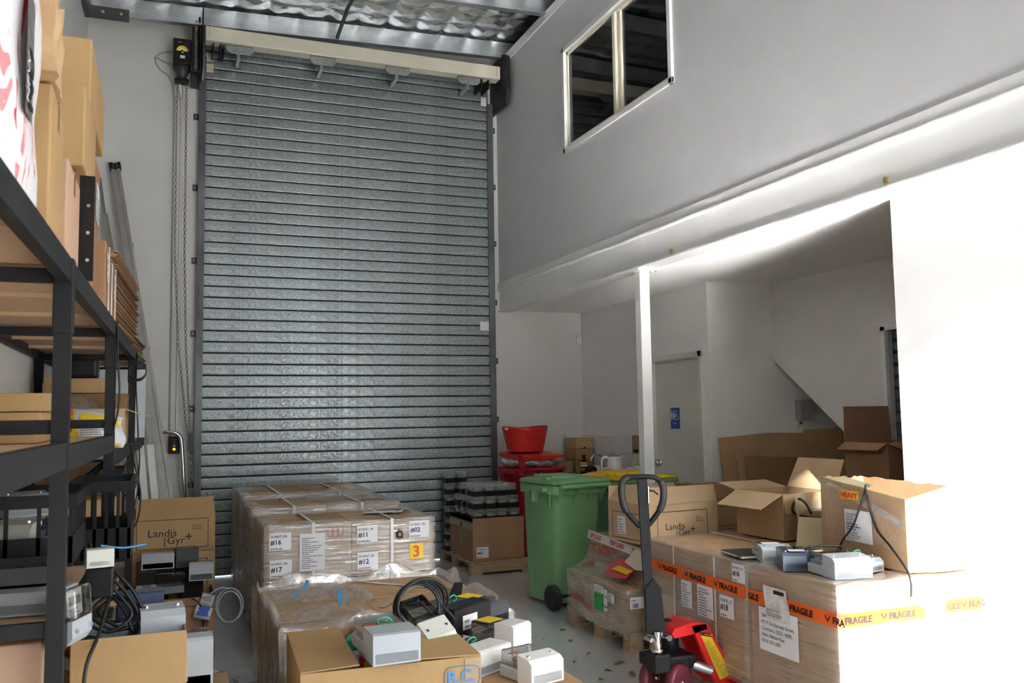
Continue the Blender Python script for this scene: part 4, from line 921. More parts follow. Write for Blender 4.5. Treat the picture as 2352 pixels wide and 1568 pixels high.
mb = MB(); mb.loft([ring(.52, .60, 1.10, .08, cx=.02), ring(.53, .61, 1.135, .08, cx=.02), ring(.42, .48, 1.15, .08, cx=.02)], cap=True)
l = mb.build('lid', RED, rb); l.rotation_euler = (rad(3), rad(-1), 0)
mb = MB(); mb.prism([(-.33, 1.0), (-.30, 1.0), (-.29, 1.13), (-.32, 1.13)], 'x', -.28, -.22); mb.build('hinge', DRED, rb)
sk = Face((-.25, -.293, .90), (1, 0, 0), (0, 0, 1)); o = decal(rb, 'product_sticker', sk, .14, -.03, .11, .075, mat('blue_white_sticker', (.03, .18, .5), rough=.4), n=.012); decal(o, 'sticker_patch', sk, .2, .02, .05, .022, YEL, n=.0145); lines(o, sk, .15, -.025, .08, .05, 3, PAPER, n=.0145, seed=8)
pb_ = MB(); ph = [.3, 1.7, 2.9]
pb_.sheet(lambda a, b: Vector((.29 * math.cos(2 * PI * a) * (1 - .25 * abs(2 * b - 1) ** 2) + .012 * math.sin(31 * a * 6.28 / 3), .31 * math.sin(2 * PI * a) * (1 - .25 * abs(2 * b - 1) ** 2), .008 + .11 * b + .012 * math.sin(9 * 2 * PI * a) * math.sin(PI * b))), 60, 10)
o = pb_.build('plastic_bag', FILMB); o.location = (3.66, 8.80, .985); tag(o, 'clear plastic bags bulging under the lid of the red bin', 'bag')
# red flexible tub on the lid
tb = thing('flexible_tub', 'red flexible tub with cut out handle standing on the red bin', 'tub', (3.60, 8.74, 1.155), 5)
mb = MB(); rings = []
for k in range(13):
    f = k / 12; r = .185 + .055 * f; rings.append([Vector((r * 1.05 * math.cos(a), r * .98 * math.sin(a), .005 + f * .245 + ((.022 * f ** 3) * math.cos(a) ** 2))) for a in [2 * PI * i / 32 for i in range(32)]])
for k in range(12, -1, -1):
    f = k / 12; r = .149 + .085 * f ** 1.1; rings.append([Vector((r * 1.05 * math.cos(a), r * .98 * math.sin(a), .012 + f * .242 + ((.022 * f ** 3) * math.cos(a) ** 2))) for a in [2 * PI * i / 32 for i in range(32)]])
mb.loft(rings, cap=True, smooth=True); mb.build('tub_wall', RED, tb)
for z in (.06, .09, .12, .15, .18, .21):
    mb = MB(); f = (z - .005) / .245; r = .185 + .055 * f; mb.tube([(r * 1.05 * math.cos(a), r * .98 * math.sin(a), z + (.022 * f ** 3) * math.cos(a) ** 2) for a in [2 * PI * i / 32 for i in range(32)]], .0022, 4, closed=True); mb.build('rib', RED, tb)
mb = MB(); mb.loft([[Vector((-.243 + dx, -.05 + .035 * math.cos(a), .247 + .014 * math.sin(a))) for a in [2 * PI * i / 14 for i in range(14)]] for dx in (-.006, .002)]); mb.build('handle_hole', PAPER, tb)

# --- carton full of clear-topped meters on a small pallet
p65 = thing('timber_pallet', 'small raw timber pallet under the carton numbered 65', 'pallet', (0, 0, 0))
for y in (8.22, 8.75, 9.16):
    mb = MB(); [(lambda m_: (m_.box(x, x + w_, y, y + .1, .02, .10, b=.003), m_.build('bearer', PINE, p65)))(MB()) for x, w_ in (((2.80, .64),) if y == 8.22 else ((2.80, .11), (3.07, .11), (3.33, .11)))]
for k in range(6):
    mb = MB(); y = 8.22 + k * .185; mb.box(2.80, 3.44, y, y + .12, .10, .12, b=.002); mb.build('board', PINE, p65)
for x in (2.80, 3.33):
    mb = MB(); mb.box(x, x + .11, 8.22, 9.27, 0, .02); mb.build('board', PINE, p65)
t, F = carton('open carton numbered 65 heaped with clear topped black meters', (3.11, 8.65, .123), (.54, .74, .415), 0, KR, flaps={'left': (270, .04)}, inner=KR)
label_paper(t, F['front'], .035, .03, .125, .105, 'SO4837_80', '#65', n=.003)
g = MB(); f = F['front']
for k in range(2):
    for (b, c, d, e) in ((.40 + k * .05, .05, .035, .003), (.40 + k * .05, .115, .035, .003), (.40 + k * .05, .05, .003, .065), (.435 + k * .05, .05, .003, .065)): g.quad(f.p(b, c, .002), f.p(b + d, c, .002), f.p(b + d, c + e, .002), f.p(b, c + e, .002))
g.build('handling_marks', REDINK, t); decal(t, 'clear_tape', F['left'], 0.0, .30, .74, .06, CTAPE); decal(t, 'clear_tape', F['left'], .35, .1, .05, .25, CTAPE)
def cube_meter(loc, rz, label, dark=False):
    t = thing('plug_in_meter', label, 'meter', loc, rz, 'clear topped black meters around the carton numbered 65')
    mb = MB(); mb.box(-.058, .058, -.058, .058, 0, .05, b=.005); mb.build('base', BLACK, t)
    mb = MB(); mb.box(-.035, .035, -.035, .035, .05, .075); mb.build('mechanism', mat('meter_mechanism', (.30, .30, .29), rough=.5, var=.5, scale=60), t)
    mb = MB(); mb.box(-.05, .05, -.05, .05, .05, .118, b=.006); mb.build('clear_cover', film('meter_cube_cover', .42, tint=(.75, .75, .74), stretch=(9, 9, 9), bump=.25, rough=.1), t)
    return t
proto = None; rn = random.Random(12)
COLN = ('leftmost', 'second from the left', 'third from the left', 'rightmost'); ROWN = ('front row', 'second row', 'third row', 'back row')
spots = []
for (z, xs, ys, nm) in ((.50, (2.92, 3.05, 3.18, 3.31), (8.36, 8.52, 8.70, 8.88), 'bottom'), (.62, (2.93, 3.06, 3.19, 3.305), (8.40, 8.56, 8.74, 8.90), 'middle'), (.74, (2.95, 3.08, 3.21, 3.31), (8.46, 8.62, 8.80), 'top')):
    for i, x in enumerate(xs):
        for j, y in enumerate(ys): spots.append((x + rn.uniform(-.006, .006), y + rn.uniform(-.012, .012), z, 'clear topped black meter over carton 65, %s layer, %s, %s' % (nm, ROWN[j], COLN[i])))
UP = ('bottom', 'second up', 'third up', 'middle', 'fifth up', 'sixth up', 'topmost')
for k in range(7):
    for x, y, sd in ((2.86, 9.10, 'left'), (2.99, 9.12, 'right')): spots.append((x, y, .121 + k * .119, 'clear topped black meter, %s of the tall %s stack behind carton 65' % (UP[k], sd)))
for i, (x, y, z, lb) in enumerate(spots):
    rz = rn.uniform(-5, 5)
    if proto is None: proto = cube_meter((x, y, z), rz, lb); continue
    c = copy_tree(proto, None, (x, y, z), (0, 0, rad(rz))); c['label'] = lb
mb = MB(); mb.box(-.22, .22, -.3, .3, 0, .365, b=.01); o = mb.build('packed_meters', BLACK); o.location = (3.11, 8.64, .132); tag(o, 'dark packed layer of meters filling the carton numbered 65', 'meters', kind='stuff')
mb = MB(); mb.sheet(lambda a, b: Vector((.10 + .42 * a, .38 * b, .15 * math.sin(PI * a) * math.sin(PI * b) + .02 * math.sin(20 * a) * math.sin(17 * b))), 16, 14); o = mb.build('plastic_bag', FILMC); o.location = (3.36, 8.0, .0); tag(o, 'crumpled clear bag on the floor between the pallet and the green bin', 'bag')
mb = MB(); mb.slab([(0, 0, 0), (.12, -.04, 0), (.16, .03, .01), (.05, .06, .012)], (0, 0, .003)); o = mb.build('cardboard_scrap', K3); o.location = (2.86, 8.42, .003); tag(o, 'torn cardboard scrap under the small timber pallet', 'cardboard')

# --- kitchen counter in the alcove
ct = thing('kitchen_counter', 'low kitchen counter with steel sink top in the alcove corner', 'counter', (0, 0, 0))
mb = MB(); mb.box(4.09, 4.575, 7.86, 9.33, .1, .86); mb.build('cabinet', mat('counter_laminate', (.66, .65, .62), rough=.4), ct)
mb = MB(); mb.box(4.12, 4.575, 7.88, 9.33, 0, .1); mb.build('plinth', DGREY, ct)
for y in (7.87, 8.36, 8.85):
    mb = MB(); mb.box(4.072, 4.088, y, y + .48, .12, .84, b=.002); d_ = mb.build('door', mat('counter_laminate_door', (.68, .67, .64), rough=.4), ct)
    mb = MB(); mb.tube([(4.07, y + .05, .7), (4.05, y + .05, .7), (4.05, y + .05, .8), (4.07, y + .05, .8)], .005, 6); mb.build('handle', CHROME, d_)
mb = MB(); mb.box(4.055, 4.578, 7.85, 9.334, .86, .895, b=.004); mb.build('worktop', STEEL, ct)
mb = MB(); mb.box(4.15, 4.48, 8.45, 8.85, .8955, .897); mb.build('sink_bowl', DGREY, ct)
CT = .897
def stacked(label, loc, size, m, rz=0): return carton(label, loc, size, rz, m, tape=False)
t, F = stacked('small carton at the bottom of the pile in the alcove corner', (4.44, 9.16, CT), (.22, .26, .135), K4); 
t, F = stacked('small carton in the middle of the pile in the alcove corner', (4.44, 9.15, CT + .138), (.22, .27, .12), KR)
t, F = stacked('small golden carton with finger notch, top of the pile in the alcove corner', (4.44, 9.15, CT + .261), (.22, .27, .115), K2)
mb = MB(); mb.cyl((.11, -.137, .006), (.11, -.134, .006), .012, n=10); mb.build('finger_notch', DARK, t).location = (-.11, 0, 0)
stacked('low brown carton left of the pile in the alcove corner', (4.22, 9.17, CT), (.19, .24, .12), KR)
# tap
tp = thing('sink_tap', 'chrome gooseneck tap behind the sink', 'tap', (4.53, 8.72, CT))
mb = MB(); mb.lathe([(.0, 0), (.026, 0), (.026, .02), (.016, .03), (.014, .06), (0, .062)], 14); mb.build('tap_base', CHROME, tp)
mb = MB(); mb.tube(smoothp([(0, 0, .05), (0, 0, .14), (-.025, .01, .185), (-.075, .02, .20), (-.125, .03, .18), (-.145, .035, .135)], 6), .010, 10); mb.build('spout', CHROME, tp)
mb = MB(); mb.tube([(0, -.015, .045), (.0, -.06, .06)], .007, 8); mb.build('lever', CHROME, tp)
# kettle
kt = thing('electric_kettle', 'white cordless electric kettle on the counter', 'kettle', (4.36, 8.16, CT))
mb = MB(); mb.lathe([(0, 0), (.082, 0), (.082, .02), (0, .022)], 24); mb.build('power_base', WHITEG, kt)
mb = MB(); mb.lathe([(.0, .022), (.078, .022), (.08, .04), (.073, .13), (.069, .195), (.06, .205), (0, .208)], 28); mb.build('jug', WHITEG, kt)
mb = MB(); mb.lathe([(0, .208), (.05, .208), (.045, .216), (.012, .218), (.010, .232), (0, .234)], 20); mb.build('lid', mat('kettle_lid_grey', (.3, .3, .3), rough=.3), kt)
mb = MB(); mb.tube(smoothp([(-.060, .035, .195), (-.105, .055, .19), (-.115, .06, .13), (-.11, .058, .07), (-.07, .04, .035)], 5), .014, 8); mb.build('handle', WHITEG, kt)
mb = MB(); mb.prism([(.05, .16), (.10, .205), (.05, .205)], 'y', -.02, .02); mb.build('spout', WHITEG, kt)
# bottle, jar, mugs, gloves, phone, switch, socket
bo = thing('sauce_bottle', 'black bottle with yellow label in front of the stacked cartons', 'bottle', (4.235, 8.62, CT))
mb = MB(); mb.lathe([(0, 0), (.036, 0), (.038, .01), (.038, .12), (.03, .145), (.016, .16), (.014, .19), (0, .19)], 20); mb.build('glass_body', BLACK, bo)
mb = MB(); mb.lathe([(0, .175), (.018, .175), (.018, .21), (0, .212)], 14); mb.build('cap', BLACK, bo)
for z0, z1, m_ in ((.112, .132, YEL), (.085, .105, PAPER), (.03, .07, mat('label_amber', (.35, .14, .02)))):
    mb = MB(); mb.lathe([(.0388, z0), (.0392, z0), (.0392, z1), (.0388, z1)], 20, cap=False); mb.build('label', m_, bo)
jr = thing('spread_jar', 'small dark jar with red lid beside the black bottle', 'jar', (4.27, 8.48, CT))
mb = MB(); mb.lathe([(0, 0), (.034, 0), (.036, .01), (.036, .06), (.03, .07), (0, .07)], 18); mb.build('jar_body', mat('dark_jar', (.02, .012, .01), rough=.15), jr)
mb = MB(); mb.lathe([(0, .066), (.033, .066), (.033, .088), (0, .09)], 18); mb.build('lid', RED, jr)
def mug(loc, rz, label, m):
    t = thing('mug', label, 'mug', loc, rz)
    mb = MB(); mb.lathe([(0, 0), (.036, 0), (.04, .01), (.04, .09), (.036, .09), (.034, .012), (0, .010)], 20); mb.build('cup', m, t)
    mb = MB(); mb.tube(smoothp([(.038, 0, .075), (.066, 0, .07), (.068, 0, .035), (.038, 0, .02)], 5), .006, 6); mb.build('handle', m, t)
mug((4.36, 8.56, CT), 40, 'white mug beside the jar with red lid', WHITEG)
mug((4.48, 8.05, CT), 200, 'white mug to the right of the kettle', WHITEG)
gv = thing('work_gloves', 'black and orange work gloves in a heap by the kettle', 'gloves', (4.24, 8.40, CT), 20)
def lump(par, name, c, r, m, sd):
    p = [random.Random(sd).uniform(0, 6) for _ in range(3)]; mb = MB()
    rings = [[Vector((c[0] + r[0] * math.sin(PI * (k + .02) / 8.04) * math.cos(a) * (1 + .15 * math.sin(3 * a + p[0] + k)), c[1] + r[1] * math.sin(PI * (k + .02) / 8.04) * math.sin(a) * (1 + .15 * math.sin(4 * a + p[1])), c[2] + r[2] * (1 - math.cos(PI * k / 8)) / 2 * (1 + .1 * math.sin(5 * a + p[2])))) for a in [2 * PI * i / 16 for i in range(16)]] for k in range(9)]
    mb.loft(rings, smooth=True); return mb.build(name, m, par)
OG = mat('orange_glove', (.62, .08, .02), rough=.7, bump=.3)
lump(gv, 'palm', (0, 0, 0), (.085, .06, .06), OG, 1); lump(gv, 'cuff', (-.03, .02, .03), (.075, .055, .07), BLACK, 2); lump(gv, 'palm', (.06, -.03, 0), (.05, .045, .045), OG, 3)
for k in range(4):
    mb = MB(); mb.tube([(-.06 + k * .03, -.05, .02), (-.07 + k * .034, -.10, .015), (-.065 + k * .036, -.125, .012)], [.013, .012, .008], 8); mb.build('finger', OG, gv)
ph_ = thing('corded_phone', 'cream corded phone handset on the counter edge', 'phone', (4.19, 8.02, CT), 15)
mb = MB(); mb.prism([(-.09, 0), (.09, 0), (.085, .035), (-.085, .035)], 'x', -.07, .07); mb.build('phone_base', MCREAM, ph_)
mb = MB(); mb.tube(smoothp([(-.11, 0, .045), (-.085, 0, .072), (0, 0, .09), (.085, 0, .072), (.11, 0, .045)], 5), .018, 8); mb.build('handset', mat('cream_phone', (.62, .56, .42), rough=.4), ph_)
ck = thing('round_sponge', 'green topped dish sponge by the wall behind the kettle', 'sponge', (4.52, 7.95, CT + .0))
mb = MB(); mb.box(-.04, .04, -.03, .03, 0, .12, b=.01); mb.build('holder', WHITEG, ck); mb = MB(); mb.box(-.04, .04, -.03, .03, .12, .145, b=.01); mb.build('scourer', mat('lime_sponge', (.25, .6, .05), rough=.8), ck)
wb = thing('wall_dispenser', 'brown box fixed to the tiled alcove wall behind the column', 'dispenser', (4.59, 7.90, 1.13))
mb = MB(); mb.prism([(-.075, .02), (.075, .0), (.075, .19), (-.075, .19)], 'x', -.12, 0); mb.build('case', KR, wb); mb = MB(); mb.box(-.122, -.118, -.05, .05, .02, .05); mb.build('slot', DARK, wb)

# --- hand pallet jack
pj = thing('pallet_jack', 'red hand pallet jack with black tow handle, forks under the FRAGILE load', 'pallet jack', (0, 0, 0))
LX, LY = .928, -.372      # handle loop spans this way
def hp(s, z, q=0): return Vector((2.462 + LX * s - LY * q * 0 + .02 * (1.2 - z), 4.30 + LY * s, z))
loop = smoothp([hp(-.02, .93), hp(-.065, .98), hp(-.10, 1.035), hp(-.112, 1.10), hp(-.108, 1.165), hp(-.08, 1.197), hp(0, 1.203), hp(.08, 1.195), hp(.115, 1.155), hp(.118, 1.09), hp(.10, 1.03), hp(.06, .975), hp(.02, .93)], 5)
BGLOSS = mat('black_gloss_paint', (.010, .010, .012), rough=.5, spec=.25)
mb = MB(); mb.tube(loop, .0145, 10); lp = mb.build('handle_loop', BGLOSS, pj)
for a, b in ((8, 27), (38, 52)):
    mb = MB(); mb.tube(loop[a:b], .0195, 10); mb.build('grip', RUBBER, lp)
mb = MB(); M = Matrix.Translation((2.466, 4.30, 0)) @ Matrix.Rotation(math.atan2(LY, LX), 4, 'Z')
mb.loft([[M @ Vector((a * .026 + .028 * (1 - f), b * .020, z)) for a, b in ((-1, -1), (1, -1), (1, 1), (-1, 1))] for f, z in ((0, .36), (.5, .78), (1, 1.19))], cap=True); mb.build('tow_bar', BGLOSS, pj)
mb = MB(); mb.prism([(.0, .36), (.105, .34), (.085, .60), (.045, .655), (.0, .60)], 'y', -.026, -.020, M=M); mb.prism([(.0, .36), (.105, .34), (.085, .60), (.045, .655), (.0, .60)], 'y', .020, .026, M=M); mb.build('tow_bar_cheek', BGLOSS, pj)
mb = MB(); mb.tube([M @ Vector(p) for p in ((.02, -.012, 1.13), (.06, -.012, 1.125), (.085, -.012, 1.105))], .006, 6); lv = mb.build('release_lever', BLACK, pj)
mb = MB(); mb.tube([M @ Vector(p) for p in ((.03, -.024, 1.15), (.03, -.024, 1.06))], .006, 6); mb.build('lever_rod', CHROME, lv)
for x_, y_, z_, r_ in ((2.52, 4.27, .36, .02), (2.56, 4.24, .34, .024), (2.47, 4.28, .33, .018)):
    mb = MB(); mb.cyl((x_, y_ - .03, z_), (x_, y_ + .03, z_), r_ * .7, n=12); mb.build('pivot_bolt', CHROME, pj)
mb = MB(); mb.lathe([(0, 0), (.055, 0), (.055, .10), (.05, .12), (.032, .13), (.032, .2), (0, .2)], 20, c=(2.645, 4.36, .20)); mb.build('pump_body', BGLOSS, pj)
mb = MB(); mb.lathe([(0, 0), (.025, 0), (.025, .08), (.02, .09), (.02, .14), (0, .14)], 16, c=(2.50, 4.24, .235)); mb.lathe([(.0, .03), (.034, .03), (.034, .05), (0, .05)], 16, c=(2.50, 4.24, .235)); mb.build('pump_piston', CHROME, pj)
mb = MB(); mb.box(2.48, 2.74, 4.22, 4.42, .165, .235, b=.015); mb.box(2.46, 2.56, 4.2, 4.30, .16, .26, b=.01); mb.build('steer_head', BGLOSS, pj)
ax = Vector((.40, -.915, 0)).normalized(); cw = Vector((2.575, 4.29, .1))
WH = mat('maroon_wheel', (.14, .02, .035), rough=.45, var=.15)
for q in (-.085, .085):
    mb = MB(); c0 = cw + ax * q; M2 = Matrix.Translation(c0) @ ax.to_track_quat('Z', 'Y').to_matrix().to_4x4()
    mb.lathe([(.045, -.026), (.088, -.028), (.1, -.02), (.1, .02), (.088, .028), (.045, .026)], 28, M=M2); w_ = mb.build('steer_wheel', WH, pj)
    mb = MB(); mb.lathe([(0, -.024), (.07, -.027), (.07, .027), (0, .024)], 24, M=M2); h_ = mb.build('hub', BLACK, w_)
    mb = MB(); mb.lathe([(0, -.034), (.014, -.034), (.014, .034), (0, .034)], 10, M=M2); mb.build('axle_nut', CHROME, w_)
JR = mat('jack_red_paint', (.68, .018, .022), rough=.25, var=.04)
mb = MB()
mb.prism([(2.575, .362), (2.59, .385), (2.70, .408), (2.79, .398), (2.80, .365), (2.70, .345), (2.59, .335)], 'y', 4.21, 4.40); mb.build('top_plate', JR, pj)
mb = MB(); mb.prism([(2.70, .39), (2.80, .392), (2.985, .075), (2.985, .03), (2.90, .03), (2.84, .07)], 'y', 4.21, 4.235); mb.prism([(2.70, .39), (2.80, .392), (2.985, .075), (2.985, .03), (2.90, .03), (2.84, .07)], 'y', 4.40, 4.42)
mb.prism([(2.785, .395), (2.80, .392), (2.985, .075), (2.965, .06)], 'y', 4.235, 4.40); fr_ = mb.build('side_frame', JR, pj)
Fj = Face((2.845, 4.208, .07), (1, 0, 0), (-.49, 0, .87))
mb = MB(); mb.slab([(2.755, 4.2085, .335), (2.825, 4.2085, .318), (2.945, 4.2085, .105), (2.87, 4.2085, .085)], (0, -.001, 0)); yl = mb.build('warning_label', YEL, fr_)
mb = MB(); mb.slab([(2.742, 4.207, .357), (2.812, 4.207, .341), (2.824, 4.207, .320), (2.756, 4.207, .337)], (0, -.001, 0)); mb.build('label_header', INK, yl)
mb = MB(); mb.slab([(2.752, 4.2055, .340), (2.764, 4.2055, .338), (2.758, 4.2055, .352)], (0, -.0008, 0)); mb.build('warning_triangle', REDINK, yl)
text(yl, Face((2.775, 4.2055, .336), (1, 0, -.22), (.2, 0, 1)), 0, 0, 'WARNING', .011, YEL, n=.0005)
lines(yl, Face((2.875, 4.206, .1), (1, 0, .26), (-.49, 0, .87)), .005, .0, .055, .23, 16, mat('faint_amber_ink', (.5, .33, .02)), n=.002, seed=7)
for y in (4.15, 4.31):
    mb = MB(); mb.prism([(2.90, .03), (2.90, .078), (3.86, .078), (3.93, .05), (3.93, .03)], 'y', y, y + .14); mb.build('fork', JR, pj)
mb = MB(); mb.tube([(2.62, 4.30, .20), (2.74, 4.24, .17), (2.82, 4.22, .13)], .02, 10); mb.build('lift_link', BGLOSS, pj); mb = MB(); mb.tube([(2.72, 4.245, .178), (2.82, 4.215, .14)], .028, 10); mb.build('link_sleeve', STEEL, pj)
# ================================================================== LEFT SIDE
# --- R.C. carton and what lies on it
t, F = carton('large tan carton marked R.C. with a gap between its top flaps, at the front', (.77, 3.36, 0), (.63, .60, .70), -3, K2, flaps={'left': (1.5, .20), 'right': (1, .365)}, inner=K2)
f = F['front']; o = decal(t, 'clear_tape', f, .57, .58, .06, .115, CTAPE); text(t, f, .505, .617, 'R.C.', .058, BLUEINK, n=.003, bold=.002)
mb = MB(); rr = [f.p(.56 + .065 * (abs(math.cos(a)) ** .5) * (1 if math.cos(a) > 0 else -1), .636 + .036 * (abs(math.sin(a)) ** .5) * (1 if math.sin(a) > 0 else -1), .003) for a in [2 * PI * i / 32 for i in range(32)]]
mb.tube(rr, .0016, 4, closed=True); mb.build('printed_ring', BLUEINK, t)
mb = MB(); mb.box(-.28, .28, -.29, .29, .55, .60); mb.build('packing_layer', KI, t)
RC = Matrix.Translation((.77, 3.36, 0)) @ Matrix.Rotation(rad(-3), 4, 'Z')
for i, (x, y, m_, c, s) in enumerate(((-.075, .18, GREENSEAL, 'green', (.035, .10, .06)), (-.055, .06, mat('purple_plastic', (.10, .04, .30)), 'purple', (.04, .09, .055)), (-.075, -.02, PAPER, 'white', (.04, .06, .05)), (-.06, -.10, REDINK, 'red', (.04, .05, .05)), (-.05, -.17, YEL, 'yellow', (.035, .06, .05)))):
    p = RC @ Vector((x, y, .602)); mb = MB(); mb.box(-s[0] / 2, s[0] / 2, -s[1] / 2, s[1] / 2, 0, s[2] + .03, b=.004); o = mb.build('small_packet', m_); o.location = p; o.rotation_euler = (0, 0, rad(-20 + 11 * i)); tag(o, c + ' packet showing in the gap of the R.C. carton', 'packet')
meter((.755, 3.20, .709), 2, 'big grey meter with red print lying on the R.C. carton', MLIGHT, size=(.165, .33, .10), shape='tall', seal=True, sticker=(REDINK, (-.07, .0, .06, .012)))
meter((.97, 3.46, .70), 30, 'cream meter wound with black cable on the R.C. carton', MCREAM, size=(.13, .24, .085), shape='slope', face='dark', rot=(rad(32), rad(-6), rad(22)))
mb = MB()
for k in range(5):
    ph = k * .7; mb.tube([(.96 + (.085 + .008 * k) * math.cos(a) + .006 * k, 3.48 + .035 * math.sin(a + ph) + .01 * k, .80 + (.085 + .006 * k) * math.sin(a) * .95) for a in [2 * PI * i / 26 for i in range(26)]], .0065, 7, closed=True)
mb.tube(smoothp([(1.05, 3.50, .80), (1.09, 3.48, .76), (1.12, 3.5, .71), (1.11, 3.54, .64)], 5), .006, 7)
tag(mb.build('cable_coil', CABLE), 'coil of black cable round the cream meter on the R.C. carton', 'cable')
# meters on cartons to the right of it
carton('plain carton under the black meter, right of the R.C. carton', (1.30, 3.83, 0), (.44, .34, .602), 0, K1, tape=False)
carton('plain carton under the pale meters, right of the R.C. carton', (1.30, 3.32, 0), (.34, .64, .56), 0, K1, tape=False)
t_ = meter((1.20, 3.80, .605), 33, 'black meter with clear lid, white label and orange sticker, right of the R.C. carton', BLACK, MCLEAR, BLACK, size=(.25, .24, .125), face='dark', shape='tall', seal=True, sticker=(mat('orange_sticker', (.75, .12, .02)), (-.02, .03, .04, .05)))
fr_t = Face((-.125, -.12, 0), (1, 0, 0), (0, 0, 1)); o = decal(t_, 'white_label', fr_t, .05, .035, .10, .06, PAPER, n=.003); lines(o, fr_t, .06, .042, .08, .045, 2, GREYINK, n=.006)
meter((1.38, 3.96, .605), 33, 'dark meter with yellow top label behind the black meter', BLACK, MSMOKE, mat('meter_charcoal', (.06, .065, .075), rough=.3), size=(.14, .25, .10), face='dark', shape='slope', sticker=(YEL, (-.06, .01, .12, .10)))
meter((1.15, 3.40, .563), 30, 'white fronted meter with clear lid and green seal, right of the R.C. carton', MLIGHT, MCLEAR, WHITEG, size=(.19, .26, .09), shape='tall', seal=True)
meter((1.325, 3.53, .563), 30, 'white meter with yellow top label at the right edge of the pile', MLIGHT, MCLEAR, WHITEG, size=(.115, .24, .13), shape='tall', sticker=(YEL, (-.045, .02, .09, .08)))
meter((1.31, 3.16, .563), 16, 'white meter lowest and nearest in the pile right of the R.C. carton', MLIGHT, MCLEAR, WHITEG, size=(.15, .20, .10), shape='slope', sticker=(REDINK, (-.09, .01, .04, .012)))

# --- storage shelving
sh = thing('storage_shelving', 'long black steel shelving with chipboard shelves along the left wall', 'shelving', (0, 0, 0))
def xf(y): return -.265 + (y - 2.73) * .02
YS = (.93, 2.73, 4.45, 6.23, 7.75)
for i, y in enumerate(YS):
    for sde, x in ((0, xf(y)), (1, -.735)):
        mb = MB(); s = .022
        mb.prism([(x - s, y - s), (x + s, y - s), (x + s, y + s), (x + s - .006, y + s), (x + s - .006, y - s + .006), (x - s, y - s + .006)], 'z', 0, 1.94); u = mb.build('upright', BLACKM, sh)
        mb = MB(); mb.box(x - s - .004, x + s + .004, y - s - .004, y + s + .004, 1.80, 2.012, b=.004); mb.build('sleeve', BLACKM, u)
        mb = MB(); mb.box(x - .03, x + .03, y - .03, y + .03, 0, .01); mb.build('foot', BLACKM, u)
        if (i, sde) == (3, 1): mb = MB(); mb.box(x - .012, x + .014, y - s - .002, y - s, 1.80, 1.84); mb.build('white_sticker', PAPER, u)
        if (i, sde) == (1, 0):
            mb = MB(); mb.box(x - .020, x + .016, y - s - .0065, y - s - .004, 1.975, 2.0); mb.build('blue_sticker', mat('dull_blue_sticker', (.10, .17, .28)), u)
LEV = {0: (2.01, 1.50), 1: (2.01, 1.49, 1.0, .48), 2: (2.01, 1.42, .95, .40), 3: (2.01, 1.42, .95, .40)}
for b in range(4):
    y0, y1 = YS[b], YS[b + 1]
    for z in LEV[b]:
        h = .072 if z < 2 else .066
        mb = MB(); a = .024
        P = lambda y, dx: Vector((xf(y) + dx, y, 0))
        mb.loft([[Vector((xf(y) - .012, y, z - h)), Vector((xf(y) + .020, y, z - h)), Vector((xf(y) + .020, y, z)), Vector((xf(y) - .012, y, z))] for y in (y0 + a, y1 - a)]); mb.build('beam', BLACKM, sh)
        mb = MB(); mb.box(-.745, -.72, y0 + a, y1 - a, z - h, z); mb.build('beam', BLACKM, sh)
        mb = MB(); mb.add([Vector((x, y, zz)) for y in (y0 + .02, y1 - .02) for zz in (z - .018, z - .002) for x in (-.718, xf(y) - .014)], [(0, 1, 3, 2), (4, 6, 7, 5), (0, 4, 5, 1), (2, 3, 7, 6), (0, 2, 6, 4), (1, 5, 7, 3)]); mb.build('shelf_board', PLY, sh)
        for ym in (y0 + .6, y0 + 1.2):
            mb = MB(); mb.box(-.72, xf(ym) - .012, ym - .02, ym + .02, z - .035, z - .019); mb.build('shelf_support', PLY if z > 1.9 else BLACKM, sh)
for i, y in enumerate(YS[1:], 1):
    for z in ((1.965, 1.545, 1.0) if i < 3 else (1.965, 1.50, .95)):
        mb = MB(); mb.box(-.72, xf(y) - .02, y - .012, y + .012, z - .022, z + .018); mb.build('cross_member', BLACKM, sh)
for y in YS[2:4]:
    mb = MB(); mb.tube([(xf(y) - .02, y + .03, 1.36), (-.70, y + .03, .99)], .014, 4); mb.build('brace', BLACKM, sh)
mb = MB(); mb.tube([(xf(2.8) , 2.80, .62), (xf(4.4), 4.36, .92)], .02, 4); mb.build('brace', BLACKM, sh)

